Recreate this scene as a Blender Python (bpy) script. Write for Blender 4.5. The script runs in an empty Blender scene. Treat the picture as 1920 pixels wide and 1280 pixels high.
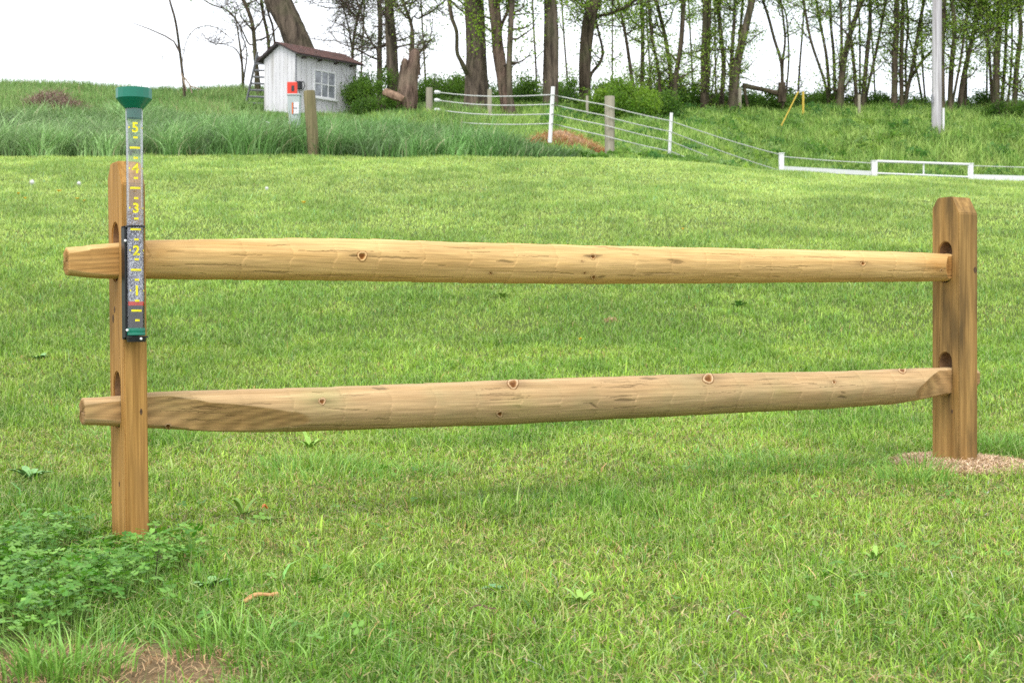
import bpy, bmesh, math, random
import numpy as np
from mathutils import Vector, Matrix
from mathutils.geometry import tessellate_polygon

SC = bpy.context.scene
COL = SC.collection
rng = np.random.default_rng(11)
random.seed(5)
R = math.radians

# ------------------------------------------------------------------ camera, world, sun, exposure
CZ = 0.62
cam_d = bpy.data.cameras.new('camera')
cam_d.sensor_width = 36.0
cam_d.lens = 52.5
cam_d.clip_start = 0.05
cam_d.clip_end = 3000
cam_d.dof.use_dof = True
cam_d.dof.focus_distance = 4.2
cam_d.dof.aperture_fstop = 13.0
cam = bpy.data.objects.new('camera', cam_d)
cam.location = (0, 0, CZ)
cam.rotation_euler = (R(90), 0, 0)
COL.objects.link(cam)
SC.camera = cam

SUN_EL, SUN_AZ = 58, 205          # azimuth measured clockwise from +Y (behind and left of the camera)
W = bpy.data.worlds.new('World')
SC.world = W
W.use_nodes = True
wn, wl = W.node_tree.nodes, W.node_tree.links
wn.clear()
wo = wn.new('ShaderNodeOutputWorld')
wb = wn.new('ShaderNodeBackground')
wb.inputs['Strength'].default_value = 0.12
sky = wn.new('ShaderNodeTexSky')
sky.sky_type = 'NISHITA'
sky.sun_disc = False
sky.sun_elevation = R(SUN_EL)
sky.sun_rotation = R(SUN_AZ)
wtc = wn.new('ShaderNodeTexCoord')
wno = wn.new('ShaderNodeTexNoise')
wno.inputs['Scale'].default_value = 3.0
wno.inputs['Detail'].default_value = 4
wmap = wn.new('ShaderNodeMapping')
wmap.inputs['Scale'].default_value = (1, 1, 3.0)
wl.new(wtc.outputs['Generated'], wmap.inputs['Vector'])
wl.new(wmap.outputs[0], wno.inputs['Vector'])
wr = wn.new('ShaderNodeValToRGB')
wr.color_ramp.elements[0].position = 0.35
wr.color_ramp.elements[0].color = (0.80, 0.84, 0.90, 1)
wr.color_ramp.elements[1].position = 0.65
wr.color_ramp.elements[1].color = (0.97, 0.98, 1.0, 1)
wl.new(wno.outputs['Fac'], wr.inputs[0])
wm1 = wn.new('ShaderNodeVectorMath')
wm1.operation = 'SCALE'
wm1.inputs['Scale'].default_value = 9.0
wl.new(wr.outputs[0], wm1.inputs[0])
wmx = wn.new('ShaderNodeMixRGB')
wmx.inputs[0].default_value = 0.88
wl.new(sky.outputs[0], wmx.inputs[1])
wl.new(wm1.outputs[0], wmx.inputs[2])
wl.new(wmx.outputs[0], wb.inputs['Color'])
wl.new(wb.outputs[0], wo.inputs['Surface'])

sd = bpy.data.lights.new('sun', 'SUN')
sd.energy = 1.35
sd.angle = R(28)
sd.color = (1.0, 0.96, 0.9)
sun = bpy.data.objects.new('sun', sd)
az, el = R(SUN_AZ), R(SUN_EL)
sv = Vector((math.sin(az) * math.cos(el), math.cos(az) * math.cos(el), math.sin(el)))
sun.rotation_euler = sv.to_track_quat('Z', 'Y').to_euler()
sun.location = (0, -5, 20)
COL.objects.link(sun)

vs = SC.view_settings
vs.view_transform = 'Standard'
vs.look = 'None'
vs.exposure = 0.85
vs.gamma = 1.0
vs.use_curve_mapping = False
SC.cycles.max_bounces = 8
SC.cycles.transparent_max_bounces = 24
SC.cycles.use_denoising = False
SC.cycles.sample_clamp_indirect = 6

# ------------------------------------------------------------------ general helpers
FPX = 2800.0


def P(px, py, d):
    """point that the photograph shows at px, py at depth d metres"""
    return Vector(((px - 960) / FPX * d, d, CZ + (640 - py) / FPX * d))


def hash2(ix, iy, s):
    n = (ix.astype(np.int64) * 374761393 + iy.astype(np.int64) * 668265263 + s * 982451653) & 0x7fffffff
    n = ((n ^ (n >> 13)) * 1274126177) & 0x7fffffff
    n = n ^ (n >> 16)
    return (n & 0xffff) / 65535.0


def vnoise(x, y, s=0):
    x = np.asarray(x, float); y = np.asarray(y, float)
    ix, iy = np.floor(x).astype(np.int64), np.floor(y).astype(np.int64)
    fx, fy = x - ix, y - iy
    fx = fx * fx * (3 - 2 * fx); fy = fy * fy * (3 - 2 * fy)
    a = hash2(ix, iy, s); b = hash2(ix + 1, iy, s)
    c = hash2(ix, iy + 1, s); d = hash2(ix + 1, iy + 1, s)
    return (a + (b - a) * fx) * (1 - fy) + (c + (d - c) * fx) * fy


def fbm(x, y, s=0, o=3):
    t = 0; a = 0.5; w = 0
    for k in range(o):
        t = t + a * vnoise(x * 2 ** k, y * 2 ** k, s + k * 17); w += a; a *= 0.5
    return t / w


def tag(o, label=None, cat=None, group=None, kind=None):
    if label: o['label'] = label
    if cat: o['category'] = cat
    if group: o['group'] = group
    if kind: o['kind'] = kind
    return o


def empty(name, loc, label, cat, group=None):
    o = bpy.data.objects.new(name, None)
    o.location = loc
    o.empty_display_size = 0.1
    COL.objects.link(o)
    return tag(o, label, cat, group)


def link(name, me, mat, parent=None, smooth=False):
    o = bpy.data.objects.new(name, me)
    if mat is not None:
        me.materials.append(mat)
    COL.objects.link(o)
    if parent is not None:
        o.parent = parent
        # parent is an Empty (or part) placed by location only: keep world coordinates given
        o.location = -world_loc(parent)
    return o


def world_loc(o):
    v = Vector((0, 0, 0))
    while o is not None:
        v = v + Vector(o.location)
        o = o.parent
    return v


def np_mesh(name, V, F, C=None, mat=None, parent=None, smooth=True):
    """V (n,3), F (m,k) arrays; C (n,3) point colours; world coordinates"""
    V = np.asarray(V, np.float32); F = np.asarray(F, np.int32)
    me = bpy.data.meshes.new(name)
    k = F.shape[1]
    me.vertices.add(len(V)); me.vertices.foreach_set('co', V.ravel())
    me.loops.add(F.size); me.loops.foreach_set('vertex_index', F.ravel())
    me.polygons.add(len(F)); me.polygons.foreach_set('loop_start', np.arange(0, F.size, k, dtype=np.int32))
    if smooth:
        me.polygons.foreach_set('use_smooth', np.ones(len(F), bool))
    me.update(calc_edges=True)
    me.validate()
    if C is not None:
        at = me.color_attributes.new('Col', 'FLOAT_COLOR', 'POINT')
        cc = np.ones((len(V), 4), np.float32); cc[:, :3] = C
        at.data.foreach_set('color', cc.ravel())
    return link(name, me, mat, parent)


class MB:
    """collects boxes, tubes and polygons into ONE mesh (world coordinates)"""
    def __init__(s):
        s.v = []; s.f = []

    def add(s, vs, fs):
        b = len(s.v)
        s.v += [tuple(v) for v in vs]
        s.f += [tuple(b + i for i in f) for f in fs]

    def box(s, o, ax, ay, az):
        """box from corner o with edge vectors"""
        o, ax, ay, az = Vector(o), Vector(ax), Vector(ay), Vector(az)
        vs = [o, o + ax, o + ax + ay, o + ay, o + az, o + ax + az, o + ax + ay + az, o + ay + az]
        s.add(vs, [(0, 3, 2, 1), (4, 5, 6, 7), (0, 1, 5, 4), (1, 2, 6, 5), (2, 3, 7, 6), (3, 0, 4, 7)])

    def cbox(s, c, ux, uy, uz, hx, hy, hz):
        c, ux, uy, uz = Vector(c), Vector(ux), Vector(uy), Vector(uz)
        s.box(c - ux * hx - uy * hy - uz * hz, ux * 2 * hx, uy * 2 * hy, uz * 2 * hz)

    def tube(s, pts, rad, n=8, cap=True, wob=0.0, seed=0):
        pts = [Vector(p) for p in pts]
        m = len(pts)
        b = len(s.v)
        t0 = (pts[1] - pts[0]).normalized()
        up = Vector((0, 0, 1)) if abs(t0.z) < 0.9 else Vector((1, 0, 0))
        side = t0.cross(up).normalized()
        rnd = random.Random(seed)
        ph = [rnd.uniform(0, 6.28) for _ in range(4)]
        for i, p in enumerate(pts):
            t = (pts[min(i + 1, m - 1)] - pts[max(i - 1, 0)]).normalized()
            side = (side - t * side.dot(t)).normalized()
            o = t.cross(side)
            r = rad[i] if hasattr(rad, '__len__') else rad
            for k in range(n):
                a = 2 * math.pi * k / n
                rr = r
                if wob:
                    rr = r * (1 + wob * math.sin(2 * a + ph[0] + i * .4) + wob * .7 * math.sin(5 * a + ph[1] + i * .15)
                              + wob * .5 * rnd.uniform(-1, 1))
                s.v.append(tuple(p + side * (rr * math.cos(a)) + o * (rr * math.sin(a))))
        for i in range(m - 1):
            for k in range(n):
                k2 = (k + 1) % n
                s.f.append((b + i * n + k, b + i * n + k2, b + (i + 1) * n + k2, b + (i + 1) * n + k))
        if cap:
            s.f.append(tuple(b + k for k in range(n))[::-1])
            s.f.append(tuple(b + (m - 1) * n + k for k in range(n)))

    def lathe(s, base, prof, n=32, axis=Vector((0, 0, 1)), cap0=True, cap1=True):
        """prof: list of (radius, height)"""
        axis = Vector(axis).normalized()
        sx = axis.cross(Vector((0, 1, 0))).normalized(); sy = axis.cross(sx)
        b = len(s.v); base = Vector(base)
        for r, h in prof:
            for k in range(n):
                a = 2 * math.pi * k / n
                s.v.append(tuple(base + axis * h + sx * (r * math.cos(a)) + sy * (r * math.sin(a))))
        for i in range(len(prof) - 1):
            for k in range(n):
                k2 = (k + 1) % n
                s.f.append((b + i * n + k, b + i * n + k2, b + (i + 1) * n + k2, b + (i + 1) * n + k))
        if cap0: s.f.append(tuple(b + k for k in range(n))[::-1])
        if cap1: s.f.append(tuple(b + (len(prof) - 1) * n + k for k in range(n)))

    def build(s, name, mat, parent=None, smooth=False, bevel=0.0, angle=40):
        me = bpy.data.meshes.new(name)
        me.from_pydata(s.v, [], s.f)
        me.update()
        bm = bmesh.new(); bm.from_mesh(me)
        bmesh.ops.recalc_face_normals(bm, faces=bm.faces)
        bm.to_mesh(me); bm.free()
        o = link(name, me, mat, parent)
        if smooth:
            me.polygons.foreach_set('use_smooth', [True] * len(me.polygons))
            try:
                me.set_sharp_from_angle(angle=R(angle))
            except Exception:
                pass
        if bevel:
            md = o.modifiers.new('bevel', 'BEVEL')
            md.width = bevel; md.segments = 2; md.limit_method = 'ANGLE'; md.angle_limit = R(30)
        return o


# ------------------------------------------------------------------ materials
def mat_new(name):
    m = bpy.data.materials.new(name)
    m.use_nodes = True
    n, l = m.node_tree.nodes, m.node_tree.links
    n.clear()
    out = n.new('ShaderNodeOutputMaterial')
    return m, n, l, out


def m_plain(name, col, rough=0.6, noise=0.0, scale=8, bump=0.0, metallic=0.0, spec=0.5, dirt=None, dscale=2.0, stretch=(1, 1, 1)):
    m, n, l, out = mat_new(name)
    p = n.new('ShaderNodeBsdfPrincipled')
    p.inputs['Roughness'].default_value = rough
    p.inputs['Metallic'].default_value = metallic
    p.inputs['Specular IOR Level'].default_value = spec
    tc = n.new('ShaderNodeTexCoord')
    mp = n.new('ShaderNodeMapping'); mp.inputs['Scale'].default_value = stretch
    l.new(tc.outputs['Object'], mp.inputs['Vector'])
    no = n.new('ShaderNodeTexNoise'); no.inputs['Scale'].default_value = scale; no.inputs['Detail'].default_value = 6
    l.new(mp.outputs[0], no.inputs['Vector'])
    cr = n.new('ShaderNodeValToRGB')
    c = Vector(col[:3])
    cr.color_ramp.elements[0].position = 0.3; cr.color_ramp.elements[1].position = 0.7
    cr.color_ramp.elements[0].color = (*(c * (1 - noise)), 1)
    cr.color_ramp.elements[1].color = (*[min(1, x * (1 + noise)) for x in c], 1)
    l.new(no.outputs['Fac'], cr.inputs[0])
    last = cr.outputs[0]
    if dirt:
        n2 = n.new('ShaderNodeTexNoise'); n2.inputs['Scale'].default_value = dscale; n2.inputs['Detail'].default_value = 8
        l.new(mp.outputs[0], n2.inputs['Vector'])
        r2 = n.new('ShaderNodeValToRGB')
        r2.color_ramp.elements[0].position = 0.5; r2.color_ramp.elements[1].position = 0.68
        l.new(n2.outputs['Fac'], r2.inputs[0])
        mx = n.new('ShaderNodeMixRGB'); mx.inputs[2].default_value = (*dirt, 1)
        l.new(r2.outputs[0], mx.inputs[0]); l.new(last, mx.inputs[1]); last = mx.outputs[0]
    l.new(last, p.inputs['Base Color'])
    if bump:
        b = n.new('ShaderNodeBump'); b.inputs['Strength'].default_value = bump; b.inputs['Distance'].default_value = 0.02
        l.new(no.outputs['Fac'], b.inputs['Height']); l.new(b.outputs[0], p.inputs['Normal'])
    l.new(p.outputs[0], out.inputs[0])
    return m


def m_leaf(name, trans=0.4, rough=0.5, spec=0.25, sat=1.0):
    """coloured per leaf or blade by the mesh attribute Col"""
    m, n, l, out = mat_new(name)
    at = n.new('ShaderNodeAttribute'); at.attribute_name = 'Col'
    p = n.new('ShaderNodeBsdfPrincipled')
    p.inputs['Roughness'].default_value = rough
    p.inputs['Specular IOR Level'].default_value = spec
    l.new(at.outputs['Color'], p.inputs['Base Color'])
    t = n.new('ShaderNodeBsdfTranslucent')
    hs = n.new('ShaderNodeHueSaturation'); hs.inputs['Saturation'].default_value = 1.1; hs.inputs['Value'].default_value = 1.15
    l.new(at.outputs['Color'], hs.inputs['Color']); l.new(hs.outputs[0], t.inputs['Color'])
    mx = n.new('ShaderNodeMixShader'); mx.inputs[0].default_value = trans
    l.new(p.outputs[0], mx.inputs[1]); l.new(t.outputs[0], mx.inputs[2])
    l.new(mx.outputs[0], out.inputs[0])
    return m


def m_wood(name, light, dark, axis='Z', rings=55, contrast=0.5, rough=0.65, stain=(0.12, 0.09, 0.05), stain_amt=0.35, col_attr=False, fine=1.0, green=0.0, s_lo=.5, s_hi=.78):
    m, n, l, out = mat_new(name)
    p = n.new('ShaderNodeBsdfPrincipled'); p.inputs['Roughness'].default_value = rough
    p.inputs['Specular IOR Level'].default_value = 0.12
    tc = n.new('ShaderNodeTexCoord')
    mp = n.new('ShaderNodeMapping')
    st = {'Z': (1, 1, 0.03), 'X': (0.03, 1, 1)}[axis]
    mp.inputs['Scale'].default_value = st
    l.new(tc.outputs['Object'], mp.inputs['Vector'])
    # warp
    no = n.new('ShaderNodeTexNoise'); no.inputs['Scale'].default_value = rings; no.inputs['Detail'].default_value = 5
    no.inputs['Roughness'].default_value = 0.6
    l.new(mp.outputs[0], no.inputs['Vector'])
    cr = n.new('ShaderNodeValToRGB')
    cr.color_ramp.elements[0].position = 0.5 - 0.5 * (1 - contrast) * 0.6 - 0.05
    cr.color_ramp.elements[1].position = 0.62
    cr.color_ramp.elements[0].color = (*dark, 1); cr.color_ramp.elements[1].color = (*light, 1)
    l.new(no.outputs['Fac'], cr.inputs[0])
    # fine fibre
    nf = n.new('ShaderNodeTexNoise'); nf.inputs['Scale'].default_value = 260 * fine; nf.inputs['Detail'].default_value = 3
    l.new(mp.outputs[0], nf.inputs['Vector'])
    rf = n.new('ShaderNodeMapRange'); rf.inputs[1].default_value = 0.3; rf.inputs[2].default_value = 0.7
    rf.inputs[3].default_value = 0.78; rf.inputs[4].default_value = 1.12
    l.new(nf.outputs['Fac'], rf.inputs[0])
    mul = n.new('ShaderNodeVectorMath'); mul.operation = 'SCALE'
    l.new(cr.outputs[0], mul.inputs[0]); l.new(rf.outputs[0], mul.inputs['Scale'])
    last = mul.outputs[0]
    # broad stains
    mp2 = n.new('ShaderNodeMapping'); mp2.inputs['Scale'].default_value = {'Z': (1, 1, .18), 'X': (.25, 1, 1)}[axis]
    l.new(tc.outputs['Object'], mp2.inputs['Vector'])
    ns = n.new('ShaderNodeTexNoise'); ns.inputs['Scale'].default_value = 16; ns.inputs['Detail'].default_value = 6
    l.new(mp2.outputs[0], ns.inputs['Vector'])
    rs = n.new('ShaderNodeMapRange'); rs.inputs[1].default_value = s_lo; rs.inputs[2].default_value = s_hi
    rs.inputs[3].default_value = 0.0; rs.inputs[4].default_value = stain_amt
    l.new(ns.outputs['Fac'], rs.inputs[0])
    mx = n.new('ShaderNodeMixRGB'); mx.inputs[2].default_value = (*stain, 1)
    l.new(rs.outputs[0], mx.inputs[0]); l.new(last, mx.inputs[1]); last = mx.outputs[0]
    if green:
        ng = n.new('ShaderNodeTexNoise'); ng.inputs['Scale'].default_value = 7; ng.inputs['Detail'].default_value = 7
        l.new(tc.outputs['Object'], ng.inputs['Vector'])
        rg = n.new('ShaderNodeMapRange'); rg.inputs[1].default_value = 0.52; rg.inputs[2].default_value = 0.75
        rg.inputs[3].default_value = 0; rg.inputs[4].default_value = green
        l.new(ng.outputs['Fac'], rg.inputs[0])
        mg = n.new('ShaderNodeMixRGB'); mg.inputs[2].default_value = (0.25, 0.33, 0.16, 1)
        l.new(rg.outputs[0], mg.inputs[0]); l.new(last, mg.inputs[1]); last = mg.outputs[0]
    if col_attr:
        at = n.new('ShaderNodeAttribute'); at.attribute_name = 'Col'
        mm = n.new('ShaderNodeMixRGB'); mm.blend_type = 'MULTIPLY'; mm.inputs[0].default_value = 1
        l.new(last, mm.inputs[1]); l.new(at.outputs['Color'], mm.inputs[2]); last = mm.outputs[0]
    l.new(last, p.inputs['Base Color'])
    b = n.new('ShaderNodeBump'); b.inputs['Strength'].default_value = 0.35; b.inputs['Distance'].default_value = 0.0015
    l.new(no.outputs['Fac'], b.inputs['Height'])
    b2 = n.new('ShaderNodeBump'); b2.inputs['Strength'].default_value = 0.3; b2.inputs['Distance'].default_value = 0.001
    l.new(nf.outputs['Fac'], b2.inputs['Height']); l.new(b.outputs[0], b2.inputs['Normal'])
    l.new(b2.outputs[0], p.inputs['Normal'])
    l.new(p.outputs[0], out.inputs[0])
    return m


def m_bark(name, c0, c1, moss=(0.10, 0.13, 0.05), moss_amt=0.4, scale=9):
    m, n, l, out = mat_new(name)
    p = n.new('ShaderNodeBsdfPrincipled'); p.inputs['Roughness'].default_value = 0.9
    p.inputs['Specular IOR Level'].default_value = 0.1
    tc = n.new('ShaderNodeTexCoord')
    mp = n.new('ShaderNodeMapping'); mp.inputs['Scale'].default_value = (1, 1, 0.18)
    l.new(tc.outputs['Object'], mp.inputs['Vector'])
    no = n.new('ShaderNodeTexNoise'); no.inputs['Scale'].default_value = scale; no.inputs['Detail'].default_value = 8
    no.inputs['Roughness'].default_value = 0.7
    l.new(mp.outputs[0], no.inputs['Vector'])
    cr = n.new('ShaderNodeValToRGB')
    cr.color_ramp.elements[0].position = 0.38; cr.color_ramp.elements[1].position = 0.62
    cr.color_ramp.elements[0].color = (*c0, 1); cr.color_ramp.elements[1].color = (*c1, 1)
    l.new(no.outputs['Fac'], cr.inputs[0])
    n2 = n.new('ShaderNodeTexNoise'); n2.inputs['Scale'].default_value = 1.6; n2.inputs['Detail'].default_value = 5
    l.new(tc.outputs['Object'], n2.inputs['Vector'])
    r2 = n.new('ShaderNodeMapRange'); r2.inputs[1].default_value = 0.45; r2.inputs[2].default_value = 0.7
    r2.inputs[3].default_value = 0; r2.inputs[4].default_value = moss_amt
    l.new(n2.outputs['Fac'], r2.inputs[0])
    mx = n.new('ShaderNodeMixRGB'); mx.inputs[2].default_value = (*moss, 1)
    l.new(r2.outputs[0], mx.inputs[0]); l.new(cr.outputs[0], mx.inputs[1])
    l.new(mx.outputs[0], p.inputs['Base Color'])
    b = n.new('ShaderNodeBump'); b.inputs['Strength'].default_value = 0.9; b.inputs['Distance'].default_value = 0.05
    l.new(no.outputs['Fac'], b.inputs['Height']); l.new(b.outputs[0], p.inputs['Normal'])
    l.new(p.outputs[0], out.inputs[0])
    return m


M = {}
M['grass'] = m_leaf('grass_blades', 0.15, 0.42, 0.32)
M['tall'] = m_leaf('tall_grass_blades', 0.18, 0.45, 0.3)
M['leaf'] = m_leaf('tree_leaves', 0.55, 0.5, 0.25)
M['clover'] = m_leaf('clover_leaves', 0.25, 0.5, 0.3)
M['straw'] = m_leaf('straw', 0.15, 0.7, 0.15)
M['soil'] = m_plain('soil', (0.13, 0.085, 0.05), 0.95, 0.45, 30, 0.8)
M['rail_top'] = m_wood('rail_wood_yellow', (0.72, 0.475, 0.205), (0.53, 0.32, 0.115), 'X', 42, 0.5, stain=(0.36, 0.20, 0.07), stain_amt=0.35, col_attr=True)
M['rail_low'] = m_wood('rail_wood_pale', (0.58, 0.395, 0.205), (0.43, 0.275, 0.13), 'X', 40, 0.5, stain=(0.30, 0.20, 0.10), stain_amt=0.45, col_attr=True, green=0.18)
M['post_near'] = m_wood('post_wood_orange', (0.50, 0.275, 0.085), (0.30, 0.15, 0.040), 'Z', 85, 0.5, stain=(0.22, 0.12, 0.045), stain_amt=0.6, s_lo=.47, s_hi=.68)
M['post_far'] = m_wood('post_wood_brown', (0.43, 0.255, 0.088), (0.24, 0.132, 0.042), 'Z', 60, 0.5, stain=(0.10, 0.065, 0.028), stain_amt=0.85, s_lo=.45, s_hi=.66)
M['slot'] = m_plain('slot_wood', (0.20, 0.11, 0.05), 0.9, 0.3, 60)
M['bark'] = m_bark('bark_dark', (0.035, 0.027, 0.018), (0.13, 0.10, 0.07))
M['bark_grey'] = m_bark('bark_grey', (0.045, 0.036, 0.028), (0.18, 0.14, 0.105), (0.12, 0.14, 0.06), 0.35, 8)
M['bark_red'] = m_bark('bark_red_brown', (0.04, 0.026, 0.02), (0.24, 0.165, 0.125), (0.2, 0.18, 0.12), 0.35, 9)
M['bark_pale'] = m_bark('bark_pale', (0.30, 0.22, 0.16), (0.50, 0.40, 0.30), (0.3, 0.28, 0.2), 0.3, 12)
M['twig'] = m_plain('twig_bark', (0.085, 0.062, 0.045), 0.9, 0.3, 6)
M['white'] = m_plain('white_paint', (0.78, 0.78, 0.78), 0.5, 0.03, 20)
M['shed_wall'] = m_plain('shed_white_boards', (0.66, 0.645, 0.665), 0.75, 0.07, 5, 0.1, dirt=(0.46, 0.44, 0.42), dscale=3, stretch=(1, 1, .15))
M['shed_gap'] = m_plain('shed_board_gap', (0.24, 0.23, 0.235), 0.9)  # grey instead of wall white: paints shade into the gaps between boards
M['shingle'] = m_plain('roof_shingles', (0.115, 0.055, 0.045), 0.9, 0.35, 14, 0.6, dirt=(0.06, 0.04, 0.035), dscale=5)
M['fascia'] = m_plain('roof_edge', (0.055, 0.045, 0.045), 0.8, 0.2, 9)
M['rafter'] = m_plain('rafter_wood', (0.05, 0.035, 0.03), 0.9, 0.2)
M['pane'] = m_plain('window_glass', (0.24, 0.25, 0.28), 0.08, 0.5, 3, spec=0.9)
M['grey_metal'] = m_plain('grey_metal', (0.22, 0.22, 0.24), 0.55, 0.15, 10)
M['pedestal'] = m_plain('pedestal_grey_green', (0.42, 0.47, 0.46), 0.6, 0.06, 8)
M['red'] = m_plain('red_box', (0.75, 0.045, 0.02), 0.5, 0.06, 10)
M['label'] = m_plain('white_label', (0.75, 0.74, 0.76), 0.6, 0.05)
M['orange'] = m_plain('orange_strip', (0.7, 0.16, 0.04), 0.6, 0.05)
M['dark'] = m_plain('dark_plastic', (0.03, 0.03, 0.035), 0.5, 0.1)
M['old_post'] = m_wood('old_post_wood', (0.26, 0.22, 0.12), (0.13, 0.11, 0.06), 'Z', 14, 0.5, stain=(0.10, 0.13, 0.05), stain_amt=0.6, rough=0.9, fine=0.15)
M['grey_post'] = m_wood('grey_post_wood', (0.42, 0.385, 0.30), (0.27, 0.24, 0.18), 'Z', 12, 0.5, stain=(0.2, 0.2, 0.13), stain_amt=0.5, rough=0.9, fine=0.15)
M['pole'] = m_wood('utility_pole_wood', (0.62, 0.60, 0.62), (0.34, 0.31, 0.32), 'Z', 16, 0.5, stain=(0.3, 0.28, 0.27), stain_amt=0.4, rough=0.9, fine=0.12)
M['rope'] = m_plain('fence_rope', (0.60, 0.60, 0.58), 0.6, 0.08, 12)
M['yellow'] = m_plain('yellow_plastic', (0.60, 0.42, 0.05), 0.5, 0.05)
M['green_plastic'] = m_plain('green_plastic', (0.0, 0.17, 0.105), 0.32, 0.05, 20, spec=0.5)
M['black_plastic'] = m_plain('black_plastic', (0.012, 0.012, 0.014), 0.4, 0.0, spec=0.4)
M['screw'] = m_plain('white_screw', (0.82, 0.82, 0.84), 0.3, 0.0)
M['digit'] = m_plain('yellow_print', (0.80, 0.70, 0.01), 0.5, 0.0)
M['float'] = m_plain('red_float', (0.80, 0.04, 0.01), 0.35, 0.0)
M['chip'] = m_plain('wood_chip', (0.50, 0.27, 0.10), 0.8, 0.2, 40)
M['orange_scrap'] = m_plain('orange_plastic_scrap', (0.85, 0.22, 0.06), 0.5, 0.05)
M['petal'] = m_plain('dandelion_petals', (0.85, 0.55, 0.01), 0.7, 0.1, 50)
M['seed'] = m_plain('dandelion_seeds', (0.70, 0.70, 0.68), 0.9, 0.1, 50)
M['stem'] = m_plain('plant_stem', (0.20, 0.26, 0.07), 0.6, 0.1)
M['log'] = m_bark('log_bark', (0.13, 0.08, 0.055), (0.36, 0.24, 0.165), (0.3, 0.2, 0.13), 0.2, 10)


def m_clear():
    m, n, l, out = mat_new('clear_acrylic')
    t = n.new('ShaderNodeBsdfTransparent'); t.inputs[0].default_value = (0.94, 0.95, 0.96, 1)
    g = n.new('ShaderNodeBsdfGlossy'); g.inputs['Roughness'].default_value = 0.08
    lw = n.new('ShaderNodeLayerWeight'); lw.inputs[0].default_value = 0.25
    mr = n.new('ShaderNodeMapRange'); mr.inputs[1].default_value = 0; mr.inputs[2].default_value = 1
    mr.inputs[3].default_value = 0.055; mr.inputs[4].default_value = 0.8
    l.new(lw.outputs['Fresnel'], mr.inputs[0])
    mx = n.new('ShaderNodeMixShader')
    l.new(mr.outputs[0], mx.inputs[0]); l.new(t.outputs[0], mx.inputs[1]); l.new(g.outputs[0], mx.inputs[2])
    l.new(mx.outputs[0], out.inputs[0])
    return m


def m_drops():
    """condensation beads on the inside of the tube"""
    m, n, l, out = mat_new('condensation_droplets')
    tc = n.new('ShaderNodeTexCoord')
    no = n.new('ShaderNodeTexVoronoi'); no.inputs['Scale'].default_value = 560
    l.new(tc.outputs['Object'], no.inputs['Vector'])
    sep = n.new('ShaderNodeSeparateColor'); l.new(no.outputs['Color'], sep.inputs[0])
    cr = n.new('ShaderNodeValToRGB'); cr.color_ramp.interpolation = 'CONSTANT'
    cr.color_ramp.elements[0].color = (0.10, 0.10, 0.15, 1)
    cr.color_ramp.elements[1].position = 0.33; cr.color_ramp.elements[1].color = (0.36, 0.35, 0.42, 1)
    e = cr.color_ramp.elements.new(0.6); e.color = (0.66, 0.64, 0.72, 1)
    e = cr.color_ramp.elements.new(0.85); e.color = (0.95, 0.95, 0.98, 1)
    l.new(sep.outputs[0], cr.inputs[0])
    p = n.new('ShaderNodeBsdfPrincipled'); p.inputs['Roughness'].default_value = 0.2
    l.new(cr.outputs[0], p.inputs['Base Color'])
    t = n.new('ShaderNodeBsdfTransparent')
    # fewer beads towards the top of the tube: the film's object z runs 0..1
    sx = n.new('ShaderNodeSeparateXYZ'); l.new(tc.outputs['Generated'], sx.inputs[0])
    mr = n.new('ShaderNodeMapRange'); mr.inputs[1].default_value = 0.45; mr.inputs[2].default_value = 1.0
    mr.inputs[3].default_value = 0.97; mr.inputs[4].default_value = 0.2
    l.new(sx.outputs[2], mr.inputs[0])
    cmp_ = n.new('ShaderNodeMath'); cmp_.operation = 'LESS_THAN'
    l.new(sep.outputs[1], cmp_.inputs[0]); l.new(mr.outputs[0], cmp_.inputs[1])
    mx = n.new('ShaderNodeMixShader')
    l.new(cmp_.outputs[0], mx.inputs[0]); l.new(t.outputs[0], mx.inputs[1]); l.new(p.outputs[0], mx.inputs[2])
    l.new(mx.outputs[0], out.inputs[0])
    return m


def m_water():
    m, n, l, out = mat_new('rain_water')
    t = n.new('ShaderNodeBsdfTransparent'); t.inputs[0].default_value = (0.42, 0.43, 0.46, 1)
    p = n.new('ShaderNodeBsdfPrincipled'); p.inputs['Base Color'].default_value = (0.10, 0.10, 0.11, 1)
    p.inputs['Roughness'].default_value = 0.12
    mx = n.new('ShaderNodeMixShader'); mx.inputs[0].default_value = 0.6
    l.new(t.outputs[0], mx.inputs[1]); l.new(p.outputs[0], mx.inputs[2]); l.new(mx.outputs[0], out.inputs[0])
    return m


M['clear'] = m_clear(); M['drops'] = m_drops(); M['water'] = m_water()


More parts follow.
